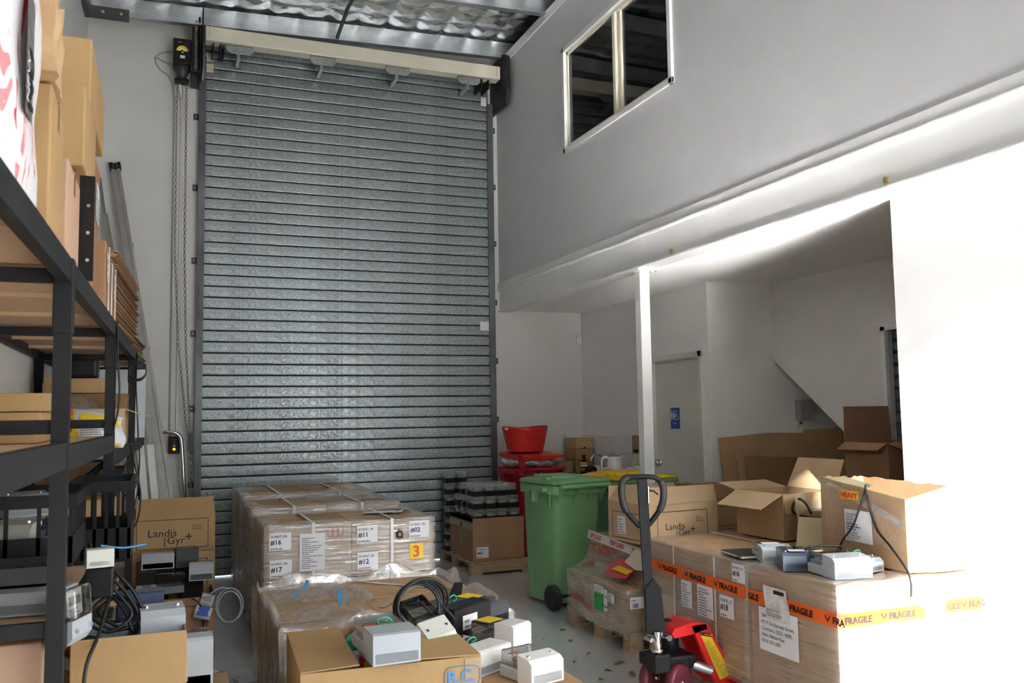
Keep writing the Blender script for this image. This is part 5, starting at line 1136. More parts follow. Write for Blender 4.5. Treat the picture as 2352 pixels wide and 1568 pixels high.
# --- top shelf goods
TZ = 2.012
bag1 = thing('printed_sack', 'white sack with red streaks and black lettering standing on the top shelf', 'sack', (-.515, 2.10, TZ))
mb = MB(); rings = []
for k in range(15):
    f = k / 14; wv = math.sin(PI * (.12 + .8 * f)) ** .5; hx = .238 + .004 * wv; hy = .16 + .06 * wv * (1 - .3 * f)
    rings.append([Vector((hx * (abs(math.cos(a)) ** .45) * (1 if math.cos(a) > 0 else -1) + .006 * math.sin(11 * f + 3 * a), hy * (abs(math.sin(a)) ** .6) * (1 if math.sin(a) > 0 else -1), f * .60)) for a in [2 * PI * i / 40 for i in range(40)]])
SACK = mat('printed_sack', (.75, .75, .76), rough=.4, bump=.4, bscale=18)
def sack_print(m):
    n = m.node_tree.nodes; l = m.node_tree.links; b = n['Principled BSDF']
    tc = n.new('ShaderNodeTexCoord'); mp = n.new('ShaderNodeMapping'); mp.inputs['Scale'].default_value = (24, 24, 5); l.new(tc.outputs['Object'], mp.inputs['Vector'])
    ns = n.new('ShaderNodeTexNoise'); ns.inputs['Scale'].default_value = 1.0; ns.inputs['Detail'].default_value = 2; ns.inputs['Distortion'].default_value = .8; l.new(mp.outputs['Vector'], ns.inputs['Vector'])
    r = n.new('ShaderNodeValToRGB'); e = r.color_ramp.elements; r.color_ramp.interpolation = 'CONSTANT'
    e[0].position = 0; e[0].color = (.72, .03, .05, 1); e[1].position = .36; e[1].color = (.78, .77, .78, 1); a = r.color_ramp.elements.new(.60); a.color = (.70, .26, .28, 1); a = r.color_ramp.elements.new(.67); a.color = (.78, .77, .78, 1)
    l.new(ns.outputs['Fac'], r.inputs[0]); l.new(r.outputs[0], b.inputs['Base Color'])
sack_print(SACK)
mb.loft(rings, smooth=True); mb.build('sack_body', SACK, bag1)
SF = Face((.242, -.19, .10), (0, 1, 0), (0, 0, 1)); o = decal(bag1, 'black_panel', SF, .05, .07, .09, .26, mat('sack_grey_panel', (.16, .15, .15), rough=.4, var=.5, scale=30), n=.004)
text(o, SF, .125, .085, 'NU', .085, INK, n=.008, rot=PI / 2, bold=.003); text(o, SF, .07, .09, 'NEW', .045, PAPER, n=.008, rot=PI / 2)
bag2 = thing('printed_sack', 'white and red sack nearest on the top shelf, cut by the picture edge', 'sack', (-.53, 1.62, TZ))
mb = MB(); mb.loft([[Vector((p.x, p.y * 1.15, p.z * 1.05)) for p in r] for r in rings], smooth=True); mb.build('sack_body', SACK, bag2)
pp = thing('paper_parcel', 'crumpled brown paper parcel on top behind the printed sack', 'parcel', (-.43, 2.42, 2.392), 4)
def crump(sx, sy, sz, sd, k=.012):
    r_ = random.Random(sd); ph = [r_.uniform(0, 6) for _ in range(6)]; bm = bmesh.new(); bmesh.ops.create_cube(bm, size=1); bmesh.ops.subdivide_edges(bm, edges=bm.edges[:], cuts=7, use_grid_fill=True)
    vs = []
    for v in bm.verts:
        x, y, z = v.co.x * sx, v.co.y * sy, (v.co.z + .5) * sz; q = math.sin(60 * x + 31 * y + ph[0]) + math.sin(47 * z - 39 * x + ph[1]) + math.sin(53 * y + 41 * z + ph[2])
        rr = 1 - .12 * (abs(2 * v.co.x) ** 4 + abs(2 * v.co.y) ** 4) * .5
        vs.append(Vector((x * rr + k * q * .4, y * rr - k * q * .4, max(0, z + (k * q * .4 if v.co.z > -.49 else 0)))))
    bm.verts.ensure_lookup_table(); fs = [[v.index for v in f.verts] for f in bm.faces]; bm.free(); return MB().add(vs, fs)
crump(.36, .30, .22, 3).build('wrapping', mat('brown_paper', (.55, .37, .20), rough=.45, bump=.5, bscale=25), pp)
carton('tan bulging carton right behind the printed sack on the top shelf', (-.51, 2.53, TZ), (.48, .34, .375), 1, K2)
carton('pinkish worn carton on the top shelf beside the black slotted angle', (-.51, 2.94, TZ), (.49, .37, .30), 0, K5)
carton('bottom carton of the taped stack on the top shelf', (-.52, 3.44, TZ), (.48, .50, .375), 0, K4)
carton('middle carton of the taped stack on the top shelf', (-.50, 3.36, TZ + .378), (.49, .46, .27), 0, K2, seam='y')
carton('top carton of the taped stack on the top shelf', (-.49, 3.66, TZ + .651), (.47, .68, .235), 0, K2, seam='y')
t, F = carton('red brown carton with white label behind the taped stack', (-.50, 3.86, TZ), (.47, .28, .58), 0, KR, tape=False); label_paper(t, F['right'], .06, .34, .16, .15, rows=5, seed=4, n=.003)
mb = MB(); mb.prism([(-.268, 3.14), (-.222, 3.14), (-.222, 3.145), (-.262, 3.145), (-.262, 3.18), (-.268, 3.18)], 'z', TZ, 2.36); sa = mb.build('slotted_angle', BLACK); tag(sa, 'black slotted steel angle standing on the top shelf edge', 'steel angle')
for z in (2.08, 2.17, 2.26): mb = MB(); mb.cyl((-.24, 3.139, z), (-.24, 3.136, z), .006, n=8); mb.build('bolt_head', CHROME, sa)
for i, (y, hh, lb) in enumerate(((4.10, .30, 'first upright flat carton with white strap and label on the top shelf'), (4.34, .27, 'second upright flat carton with white strap on the top shelf'), (4.66, .29, 'third upright flat carton next to the flattened bundle on the top shelf'))):
    t, F = carton(lb, (-.465, y, TZ), (.46, .18, hh), 0, KR, tape=False)
    mb = MB(); mb.tube([(.231, .086, .0), (.233, .086, hh), (-.2, .086, hh + .003)], .004, 5); mb.build('white_strap', STRAP, t)
    if i != 1: label_paper(t, F['right'], .03, hh * .45, .08, hh * .4, rows=3, seed=6, n=.003)
# bundle of flattened cartons: each sheet its own part
bd = thing('flattened_cartons', 'thick bundle of flattened cartons overhanging the top shelf end', 'cardboard', (-.46, 5.80, TZ), -2)
rn = random.Random(5)
for k in range(46):
    mb = MB(); a = rn.uniform(-.02, .02); c = rn.uniform(-.05, .04); sl_ = rn.uniform(-.002, .004)
    mb.slab([(-.25, -.74 + c, k * .0098), (.23 + a, -.74 + c + rn.uniform(-.01, .01), k * .0098), (.25 + a, .70 + c * 2, k * .0098 + sl_), (-.25, .70 + c, k * .0098)], (0, 0, .0066)); mb.build('sheet', rn.choice((K1, K2, K4, KR)), bd)
bd2 = thing('flattened_cartons', 'second thinner bundle of flattened cartons farther along the top shelf', 'cardboard', (-.42, 7.25, TZ), -2)
for k in range(16):
    mb = MB(); a = rn.uniform(-.025, .025); c = rn.uniform(-.05, .05)
    mb.slab([(-.26, -.66 + c, k * .009), (.22 + a, -.66 + c, k * .009), (.24 + a, .50 + c, k * .009), (-.26, .50 + c, k * .009)], (0, 0, .006)); mb.build('sheet', rn.choice((K1, K3, K4, KR)), bd2)

# --- middle shelves
t, F = carton('lower flat tan carton behind the first black upright', (-.585, 3.36, 1.49), (.42, .40, .05), 0, K2, tape=False)
carton('middle flat tan carton behind the first black upright', (-.575, 3.36, 1.543), (.42, .40, .045), 0, K2, tape=False)
carton('top flat tan carton behind the first black upright', (-.545, 3.36, 1.591), (.43, .40, .058), 0, K2)
carton('big dark carton at the back of the middle shelf', (-.46, 6.05, 1.422), (.50, .30, .30), 0, K4)
carton('golden carton on top of the big dark carton on the middle shelf', (-.50, 6.05, 1.725), (.34, .28, .09), 0, K2)
t, F = carton('open cream carton holding a clear bag on the middle shelf', (-.40, 5.55, 1.422), (.40, .40, .20), 0, K3, flaps={'right': (200, .12), 'front': (262, .06), 'left': (200, .1)}, inner=KI)
mb = MB(); mb.sheet(lambda a, b: Vector((-.20 + .22 * a, .12 * b - .06, .10 * math.sin(PI * a) ** .5 * math.sin(PI * b) ** .5 + .012 * math.sin(25 * a) * math.sin(21 * b))), 18, 12); o = mb.build('plastic_bag', FILMC); o.location = (-.36, 5.5, 1.60); tag(o, 'shiny clear plastic bag bulging from the cream carton on the middle shelf', 'bag')
t, F = carton('brown carton with pink mark between the cream carton and the courier satchel', (-.40, 5.05, 1.422), (.38, .30, .12), 0, KR); decal(t, 'pink_mark', F['front'], .15, .02, .14, .06, mat('pink_print', (.55, .06, .10)), n=.002)
sa = thing('courier_satchel', 'white and yellow Express courier satchel on the middle shelf', 'satchel', (-.375, 4.78, 1.422), 0)
YSAT = mat('satchel_yellow', (.80, .56, .02), rough=.35, bump=.3, bscale=20); WSAT = mat('satchel_white', (.68, .70, .74), rough=.35, bump=.3, bscale=20)
mb = MB()
def puff(a, b): return Vector((-.19 + .38 * a + .012 * math.sin(6 * b), -.065 * max(0, math.sin(PI * a)) ** .4 * max(0, math.sin(PI * b)) ** .4 + .06 * b + .004 * math.sin(23 * a + 15 * b), .205 * b * (1 - .28 * a * a)))
mb.sheet(puff, 26, 16); mb.sheet(lambda a, b: puff(a, b) * 1.0 + Vector((0, .10 * max(0, math.sin(PI * a)) ** .4 * max(0, math.sin(PI * b)) ** .4, 0)), 26, 16); mb.build('satchel_body', WSAT, sa)
def patch(name, a0, a1, b0, b1, m, lift=.004):
    q = MB(); q.sheet(lambda a, b: puff(a0 + (a1 - a0) * a, b0 + (b1 - b0) * b) + Vector((0, -lift, 0)), 8, 8); return q.build(name, m, sa)
yp = patch('yellow_panel', .20, .46, .30, .95, YSAT); patch('yellow_strip', .12, .95, .06, .16, YSAT); patch('yellow_strip', .52, .97, .66, .92, YSAT)
Fs = Face((-.19, -.012, .0), (1, 0, 0), (0, .06, .205)); text(yp, Fs, .155, .065, 'Express', .042, mat('satchel_red', (.65, .03, .02)), n=.068, rot=PI / 2, bold=.001); lines(yp, Fs, .19, .05, .14, .07, 6, GREYINK, n=.066)
carton('lower of two small red brown cartons at the far end of the middle shelf', (-.315, 7.5, 1.422), (.22, .26, .13), 0, KR, tape=False)
carton('upper of two small red brown cartons at the far end of the middle shelf', (-.315, 7.5, 1.555), (.22, .26, .13), 0, KR, tape=False)
wp = thing('ribbed_sheet', 'ribbed white panel leaning at the back of the middle shelf', 'panel', (0, 0, 0))
for k in range(4):
    mb = MB(); x = -.58 + k * .115; mb.slab([(x, 6.95, 1.43), (x + .108, 6.95, 1.43), (x + .108, 7.1, 1.93), (x, 7.1, 1.93)], (0, -.012, 0)); mb.build('rib_strip', mat('pale_blue_panel', (.62, .66, .70), rough=.4), wp)
mb = MB(); mb.box(-.12, .12, -.1, .1, 0, .12, b=.02); o = mb.build('tool_bag', BLACK); o.location = (-.50, 6.0, 1.818); tag(o, 'black bag on the golden carton under the top shelf', 'bag')
# --- lower shelves
carton('wide golden carton on the lower shelf behind the black crate', (-.46, 5.3, .952), (.46, .50, .20), 0, K2)
carton('dark carton on the lower shelf below the courier satchel', (-.46, 6.0, .952), (.46, .40, .36), 0, K4)
carton('tan carton with printed frame right of the black crates', (-.345, 4.95, .402), (.24, .3, .47), 0, K2)
carton('lower tan carton under the shelf behind the leaning brace', (-.40, 4.0, .482), (.46, .5, .40), 0, K2)
rt_ = thing('router', 'black router with a green light on the lower shelf', 'router', (-.235, 5.62, 1.152), 0)
mb = MB(); mb.box(-.035, .035, -.08, .08, 0, .14, b=.01); mb.build('casing', BLACK, rt_); mb = MB(); mb.box(-.006, .006, -.0825, -.08, .085, .093); mb.build('status_light', mat('green_led', (.2, 1, .2), emit=3.0), rt_)
mb = MB(); mb.box(-.035, .035, -.08, .08, -.0, .0); 
for i, (x0, x1, y, tx) in enumerate(((-.24, -.19, 6.9, .06), (-.17, -.12, 6.95, .05), (-.10, -.05, 7.05, .05))):
    mb = MB(); mb.slab([(x0 + .12, y, .0), (x1 + .12, y, .0), (x1 - tx * .4, y + .5, 1.36), (x0 - tx * .4, y + .5, 1.36)], (0, -.012, 0)); o = mb.build('white_strip', mat('white_pvc', (.75, .78, .72), rough=.4)); tag(o, ('first', 'second', 'third')[i] + ' pale plastic strip from the left, leaning behind the shelf end', 'strip')
# --- crates and meters on the near lower shelf
def crate(label, loc, size, rz=0):
    t = thing('plastic_crate', label, 'crate', loc, rz); sx, sy, sz = size
    mb = MB(); mb.box(-sx / 2, sx / 2, -sy / 2, sy / 2, 0, .012); mb.build('crate_base', BLACK, t)
    mb = MB()
    for a, b, c, d in ((-sx / 2 - .012, sx / 2 + .012, -sy / 2 - .012, -sy / 2 + .006), (-sx / 2 - .012, sx / 2 + .012, sy / 2 - .006, sy / 2 + .012), (-sx / 2 - .012, -sx / 2 + .006, -sy / 2, sy / 2), (sx / 2 - .006, sx / 2 + .012, -sy / 2, sy / 2)): mb.box(a, b, c, d, sz - .04, sz)
    mb.build('crate_rim', BLACK, t)
    mb = MB()
    for a, b, c, d in ((-sx / 2, sx / 2, -sy / 2, -sy / 2 + .004), (-sx / 2, sx / 2, sy / 2 - .004, sy / 2), (-sx / 2, -sx / 2 + .004, -sy / 2, sy / 2), (sx / 2 - .004, sx / 2, -sy / 2, sy / 2)): mb.box(a, b, c, d, .012, sz * .42)
    mb.build('crate_side', BLACK, t)
    for k in range(6):
        for yy in (-sy / 2, sy / 2 - .01):
            mb = MB(); x = -sx / 2 + (sx - .012) * k / 5; mb.box(x, x + .012, yy, yy + .01, .012, sz - .03); mb.build('crate_rib', BLACK, t)
    for k in range(1, 5):
        mb = MB(); y = -sy / 2 + (sy - .012) * k / 5; mb.box(sx / 2 - .01, sx / 2, y, y + .012, .012, sz - .03); mb.build('crate_rib', BLACK, t)
    return t
crate('black slatted plastic crate of meter parts on the near lower shelf', (-.49, 3.36, 1.105), (.46, .50, .225))
crate('black plastic crate under a dark lid behind the first upright', (-.225, 4.10, 1.002), (.22, .50, .315))
for i, (x, y, z, rz, lb, bdy, sz, cv) in enumerate((
        (-.56, 3.02, 1.002, 2, 'long pale grey meter on the near lower shelf, beside the first upright', MLIGHT, (.18, .20, .085), MCLEAR),
        (-.37, 3.02, 1.002, -3, 'clear topped grey meter touching the first upright on the lower shelf', MGREY, (.17, .20, .085), MCLEAR),
        (-.60, 3.30, 1.122, 10, 'grey meter at the left in the slatted black crate', MGREY, (.15, .20, .10), MSMOKE),
        (-.43, 3.28, 1.122, -14, 'pale green meter standing in the middle of the slatted black crate', MCREAM, (.13, .18, .12), MCLEAR),
        (-.34, 3.45, 1.122, 4, 'dark meter at the right in the slatted black crate', MBLUE, (.13, .20, .10), MSMOKE),
        (-.47, 3.52, 1.235, 30, 'white meter lying on the others in the slatted black crate', MLIGHT, (.15, .20, .08), MCLEAR))):
    meter((x, y, z), rz, lb, bdy, cv, size=sz, shape='slope' if i % 2 else 'flat', face='dark' if i % 3 == 2 else 'grey')
tr = thing('parts_tray', 'dark shallow tray of loose meter parts above the grey meters', 'tray', (-.49, 2.98, 1.092))
mb = MB(); mb.box(-.215, .20, -.12, .10, 0, .008); mb.box(-.215, .20, -.12, -.115, 0, .055); mb.box(-.215, .20, .095, .10, 0, .055); mb.box(.195, .20, -.12, .10, 0, .055); mb.build('tray_shell', mat('dark_tray', (.03, .034, .04), rough=.4), tr)
mb = MB(); mb.box(-.215, .06, -.123, -.117, .05, .062); mb.build('tray_lip', mat('pale_tray_lip', (.42, .44, .42), rough=.4), tr)
rn = random.Random(8); kinds = ((MSMOKE, 'smoked'), (MLIGHT, 'white'), (REDINK, 'red'), (STEEL, 'steel'), (MCLEAR, 'clear'), (PINE, 'brown'))
for k in range(12):
    m_, nm = kinds[k % 6]; mb = MB(); s = rn.uniform(.015, .035)
    if k % 2: mb.box(-s, s, -s * .7, s * .7, 0, s, b=.004)
    else: mb.lathe([(0, 0), (s * .7, 0), (s * .8, s * .6), (s * .4, s * 1.3), (0, s * 1.3)], 10)
    o = mb.build('meter_part', m_); col_, row_ = k % 6, k // 6; o.location = (-.67 + col_ * .07, 2.92 + row_ * .085, 1.101); o.rotation_euler = (0, 0, rn.uniform(0, 3)); tag(o, '%s meter part in the %s row of the dark tray, %s from its left end' % (nm, ('front', 'back')[row_], ('first', 'second', 'third', 'fourth', 'fifth', 'last')[col_]), 'part')
meter((-.185, 3.12, 1.10), 12, 'small cream boxed meter with white feet hanging at the crate end', MCREAM, size=(.075, .08, .055), shape='tall', face='dark')
mb = MB(); mb.box(-.04, .04, -.04, .04, 0, .095, b=.006); o = mb.build('dark_support_box', BLACK); o.location = (-.18, 3.14, 1.002); tag(o, 'black box under the small cream meter beside the first upright', 'box')
meter((-.27, 2.90, 1.0), 80, 'grey clear fronted meter standing on edge against the first upright', MGREY, size=(.12, .16, .07), shape='flat', rot=(rad(85), 0, rad(70)))
# carton at the bottom left
carton('plain pale carton in the bottom left corner under the lower shelf', (-.52, 3.02, .482), (.44, .46, .47), 0, K5, tape=False)
# --- open carton of meters in front of the shelving
carton('plain carton on the floor under the open carton of grey meters', (-.03, 3.30, 0), (.38, .46, .484), 0, K1, tape=False)
t, F = carton('open tan carton full of grey meters and black cables at the left front', (-.085, 3.22, .487), (.325, .46, .415), 0, K2, flaps={'front': (272, .2), 'right': (268, .16)}, inner=KI)
decal(t, 'clear_tape', F['front'], .26, .0, .05, .24, CTAPE)
mb = MB(); mb.box(-.145, .145, -.21, .21, 0, .32, b=.01); o = mb.build('packed_meters', DGREY); o.location = (-.085, 3.22, .495); tag(o, 'dark packed meters filling the lower part of the open tan carton', 'meters', kind='stuff')
meter((.0, 3.20, .80), 4, 'largest pale grey meter in the open carton at the left front', MGREY, size=(.13, .25, .15), shape='slope', rot=(rad(-6), 0, rad(5)))
meter((-.17, 3.30, .795), -10, 'wide grey meter under black cables in the open carton', MGREY, size=(.16, .24, .11), shape='flat', rot=(rad(8), rad(4), rad(-8)))
meter((-.07, 3.38, .86), 6, 'navy clear topped meter at the back of the open carton', MGREY, MSMOKE, MBLUE, size=(.14, .18, .11), face='dark', shape='tall')
meter((-.21, 3.10, .795), 30, 'small pale meter by the left wall of the open carton', MLIGHT, size=(.11, .16, .08), shape='flat')
meter((.125, 3.38, .60), 0, 'grey meter wedged behind the right side of the open carton', MGREY, size=(.09, .22, .20), shape='tall')
carton('plain carton wedged beside the open carton of meters', (.18, 3.42, 0), (.12, .40, .595), 0, K1, tape=False)
for i in range(3):
    mb = MB(); rn = random.Random(20 + i); c = (-.17 + .02 * i, 3.12 + .02 * i, .95 + .02 * i)
    mb.tube(smoothp([(c[0] - .05, c[1] + .1, 1.16 - .03 * i), (c[0] - .01, c[1] + .02, 1.07), (c[0] + .05, c[1], 1.0), (c[0] + .085, c[1] - .02, .94 - .015 * i), (c[0] + .02, c[1] - .04, .90), (c[0] - .055, c[1] - .01, .95), (c[0], c[1] + .03, 1.005 - .01 * i), (c[0] + .06, c[1], .96), (c[0] + .09 + .03 * i, c[1] - .02, .89), (c[0] + .10, c[1] + .02, .86)], 6), .006, 7)
    tag(mb.build('black_cable', CABLE), ('outer', 'middle', 'inner')[i] + ' black cable looping down into the open carton of meters', 'cable')
mb = MB(); mb.tube(smoothp([(-.14, 3.18, 1.05), (-.17, 3.02, .92), (-.20, 2.93, .84), (-.21, 2.92, .70), (-.215, 2.92, .62)], 6), .006, 7); tag(mb.build('black_cable', CABLE), 'black cable hanging down in front of the open carton of meters', 'cable')
mb = MB(); mb.tube(smoothp([(-.19, 3.3, 1.14), (-.12, 3.32, 1.125), (-.05, 3.34, 1.13)], 5), .0035, 5); tag(mb.build('blue_wire', BLUETAG), 'short blue wire across the leaning brace', 'wire')
# cables hanging on the shelving
for i, pts in enumerate((
        [(-.205, 4.42, 1.99), (-.20, 4.40, 1.85), (-.19, 4.40, 1.70), (-.195, 4.41, 1.6), (-.21, 4.42, 1.53)],
        [(-.165, 6.20, 1.98), (-.17, 6.18, 1.80), (-.16, 6.18, 1.62), (-.15, 6.18, 1.45), (-.14, 6.18, 1.3), (-.15, 6.18, 1.1), (-.17, 6.16, .98)],
        [(-.17, 5.3, 1.42), (-.14, 5.25, 1.30), (-.11, 5.25, 1.15), (-.13, 5.2, 1.0), (-.2, 5.1, .98), (-.24, 5.15, 1.1), (-.21, 5.25, 1.25), (-.16, 5.3, 1.38)])):
    mb = MB(); mb.tube(smoothp(pts, 6), .005, 6); tag(mb.build('hanging_cable', CABLE), ('black cable looped down the second shelf upright', 'black cable hanging down the third shelf upright', 'thin black cable hanging in a wide ring from the middle shelf')[i], 'cable')
cr = MB()
for k in range(3): cr.tube([(-.155 + .05 * math.cos(a), 5.9 + .01 * k, 1.86 + (.05 + .006 * k) * math.sin(a)) for a in [2 * PI * i / 20 for i in range(20)]], .004, 6, closed=True)
tag(cr.build('cable_coil', CABLE), 'coil of black cable hung under the top shelf by the third upright', 'cable')

# --- boxes on the floor beyond
carton('plain carton under the framed carton at the left wall', (.075, 6.88, 0), (.56, .44, .30), 0, K4, tape=False)
t, F = carton('lower Landis carton with printed frame behind the pile of meters', (.075, 6.88, .303), (.56, .44, .33), 0, K2, tape=False); frame_print(t, F['front'], .05, .03, .46, .25, .005, INK)
t, F = carton('Landis Gyr carton with raised flap against the left end of the roller door', (.072, 6.88, .636), (.56, .44, .25), 0, K2, flaps={'front': (98, .125), 'right': (70, .14), 'left': (100, .1)}, inner=K2)
frame_logo(t, F['front'], .56, .25, .025, .225, scale=1.0, uo=.045)
decal(t, 'clear_tape', F['front'], .0, .0, .55, .022, TAPE)
t, F = carton('open carton on the floor with meters heaped in it, before the Landis Gyr carton', (.105, 6.42, 0), (.46, .46, .40), 0, KR, flaps={'right': (268, .1), 'back': (265, .1)}, inner=K1)
frame_print(t, F['front'], .05, .05, .36, .30, .005, INK); text(t, F['front'], .30, .09, 'Meter', .05, INK, n=.003)
mb = MB(); mb.box(-.21, .21, -.21, .21, 0, .30, b=.01); o = mb.build('packed_meters', BLACK); o.location = (.105, 6.42, .01); tag(o, 'dark packed meters filling the open carton on the floor', 'meters', kind='stuff')
for i, (x, y, z, rz, lb, bdy, trm, sz, rot) in enumerate((
        (-.02, 6.52, .56, 0, 'grey dark fronted meter at the top left of the heap by the Landis Gyr cartons', MGREY, MGREY, (.20, .16, .10), None),
        (.16, 6.52, .56, 4, 'flat charcoal meter at the top middle of the heap by the Landis Gyr cartons', MATS['meter_charcoal'], MATS['meter_charcoal'], (.14, .16, .12), None),
        (.255, 6.42, .48, -3, 'slate grey meter at the top right of the heap by the Landis Gyr cartons', MATS['meter_charcoal'], MGREY, (.15, .16, .11), None),
        (.05, 6.36, .42, 8, 'clear cased meter in the middle of the heap by the Landis Gyr cartons', MGREY, MSMOKE, (.17, .18, .12), None),
        (-.08, 6.36, .315, 0, 'black meter standing at the left of the heap by the Landis Gyr cartons', BLACK, BLACK, (.10, .14, .24), None))):
    meter((x, y, z), rz, lb, bdy, MSMOKE if i in (1, 4) else MCLEAR, trm, size=sz, shape='tall', face='dark', rot=rot)
for i, (x, y, z0, z1) in enumerate(((-.02, 6.53, .315, .555), (.2, 6.53, .315, .47), (.16, 6.56, .475, .555))):
    mb = MB(); mb.box(-.07, .07, -.06, .06, 0, z1 - z0, b=.006); o = mb.build('dark_meter_case', BLACK); o.location = (x, y, z0); tag(o, ('dark meter case under the grey dark fronted meter', 'dark meter case low at the right of the heap in the floor carton', 'dark meter case under the flat charcoal meter')[i], 'meter')
m2 = meter((.275, 6.20, .33), 0, 'white meter with blue label tipping out over the floor carton edge', MLIGHT, size=(.10, .17, .06), shape='flat', rot=(rad(60), rad(14), rad(-12)))
o = MB(); o.box(-.035, .035, -.07, -.01, .054, .056); o.build('blue_label', mat('blue_label', (.03, .08, .45), rough=.4), m2)
mb = MB()
for k in range(2): mb.tube([(.42 + (.085 - .012 * k) * math.cos(a), 6.15 + .02 * math.sin(a), .34 + (.105 - .01 * k) * math.sin(a) - .01 * k) for a in [2 * PI * i / 26 for i in range(26)]], .006, 7, closed=True)
mb.tube(smoothp([(.30, 6.16, .42), (.36, 6.15, .455), (.42, 6.15, .445)], 4), .006, 7); tag(mb.build('cable_coil', GCABLE), 'grey cable coil hanging from the white meter with blue label', 'cable')
mb = MB(); mb.tube(smoothp([(.18, 6.16, .41), (.24, 6.15, .36), (.26, 6.155, .25), (.255, 6.16, .12), (.22, 6.1, .01)], 5), .005, 6); tag(mb.build('black_cable', CABLE), 'black cable trailing down the framed floor carton', 'cable')
# meters on the floor in the aisle
meter((.24, 5.35, 0), 4, 'wide grey meter lying on the floor in the left aisle', MGREY, MGREY, size=(.26, .30, .12), shape='tall')
meter((.43, 5.42, 0), 24, 'light grey meter on the floor nearest the low wrapped pallet', MLIGHT, MLIGHT, size=(.15, .30, .10), shape='slope')
mb = MB(); mb.box(-.06, .06, -.09, .09, 0, .012, b=.002); o = mb.build('leaflet_box', mat('purple_white_leaflet', (.16, .07, .40), rough=.4)); o.location = (.24, 5.38, .128); o.rotation_euler = (0, 0, rad(30)); tag(o, 'purple edged leaflet pack lying on the wide grey floor meter', 'leaflet')
mb = MB(); mb.box(-.05, .05, -.075, .075, .012, .0135); q = mb.build('white_cover', PAPER, o)
# --- poles leaning in the corner
def pole(label, b, tp, w, d, m, cap=False):
    t = thing('metal_pole', label, 'pole', (0, 0, 0)); b = Vector(b); tp = Vector(tp); ax_ = (tp - b).normalized(); sx_ = Vector((1, 0, 0)); sx_ = (sx_ - ax_ * sx_.dot(ax_)).normalized(); sy_ = ax_.cross(sx_)
    def r(p, s=1.0): return [p + sx_ * a * w / 2 * s + sy_ * c * d / 2 * s for a, c in ((-1, -1), (-.35, -1), (-.35, -.4), (.35, -.4), (.35, -1), (1, -1), (1, 1), (-1, 1))]
    mb = MB(); mb.loft([r(b), r(tp)]); mb.build('profile', m, t)
    mb = MB(); mb.tube([b.lerp(tp, .02) - sy_ * d * .2 * 0, b.lerp(tp, .98)], .004, 5); 
    for f in (.3, .55, .8):
        mb = MB(); p = b.lerp(tp, f) + sx_ * (w / 2); mb.box(p.x, p.x + .012, p.y - .01, p.y + .01, p.z - .02, p.z + .02); mb.build('pole_clip', m, t)
    if cap:
        mb = MB(); mb.loft([r(tp - ax_ * .05, 1.25), r(tp + ax_ * .015, 1.25)]); mb.build('end_cap', BLACK, t)
    return t
pole('tallest aluminium pole with black end cap leaning in the corner', (.19, 8.72, .0), (-.485, 9.27, 4.05), .085, .06, ALU, True)
pole('aluminium pole leaning directly left of the black capped pole', (.10, 8.66, .0), (-.56, 9.25, 3.55), .05, .05, ALU)
pole('short aluminium pole leaning behind the shelf end', (.0, 8.60, .0), (-.50, 9.22, 2.55), .055, .05, ALU)
mb = MB(); mb.tube([(-.05, 8.9, 0), (-.62, 9.30, 3.92)], .014, 8); tag(mb.build('thin_rod', mat('grey_rod', (.25, .27, .30), rough=.4, metal=.5)), 'thin grey rod leaning behind the aluminium poles', 'rod')
mb = MB(); mb.slab([(.0, 8.50, 0), (.06, 8.5, 0), (-.44, 9.1, 1.9), (-.50, 9.1, 1.9)], (0, -.015, 0)); tag(mb.build('pale_strip', MATS['white_pvc']), 'pale flat strip leaning before the short aluminium pole', 'strip')
# --- chain hoist operator on the wall
ch = thing('chain_hoist', 'black chain operated door hoist beside the roller door top', 'hoist', (.115, 9.20, 4.93))
mb = MB(); mb.box(-.085, .085, -.10, .12, .16, .42, b=.01); mb.build('gearbox', BLACK, ch)
mb = MB(); mb.lathe([(0, .03), (.04, .03), (.05, .06), (.075, .12), (.075, .18), (0, .18)], 18); mb.build('motor_cone', mat('hoist_grey', (.05, .048, .045), rough=.4), ch)
mb = MB(); mb.box(-.07, .07, -.05, .05, -.01, .035, b=.012); mb.build('chain_guide', BLACK, ch)
Fh = Face((-.085, -.10, .16), (1, 0, 0), (0, 0, 1))
mb = MB()
for k in range(12):
    a0, a1 = PI * k / 12, PI * (k + 1) / 12; mb.quad(*[Fh.p(.085 + r_ * math.cos(a), .13 + r_ * math.sin(a), .002) for r_, a in ((.055, a0), (.055, a1), (.03, a1), (.03, a0))])
mb.build('yellow_dial', YEL, ch)
mb = MB()
for k in range(12):
    a0, a1 = PI * k / 12, PI * (k + 1) / 12; mb.quad(*[Fh.p(.085 + r_ * math.cos(a), .13 + r_ * math.sin(a), .002) for r_, a in ((.03, a0), (.03, a1), (.012, a1), (.012, a0))])
mb.build('white_dial', PAPER, ch)
decal(ch, 'white_label', Fh, .065, .055, .045, .03, PAPER, n=.002); lines(ch, Fh, .045, .215, .08, .02, 1, STEEL, n=.002); mb = MB(); mb.cyl(Fh.p(.088, .115, .0), Fh.p(.088, .115, .01), .008, n=8); mb.build('dial_knob', YEL, ch)
mb = MB()
for k in range(6): mb.box(-.088, -.084, -.08 + k * .03, -.065 + k * .03, .2, .21); mb.box(.084, .088, -.08 + k * .03, -.065 + k * .03, .2 + .03 * (k % 3), .21 + .03 * (k % 3))
mb.build('housing_screws', CHROME, ch)
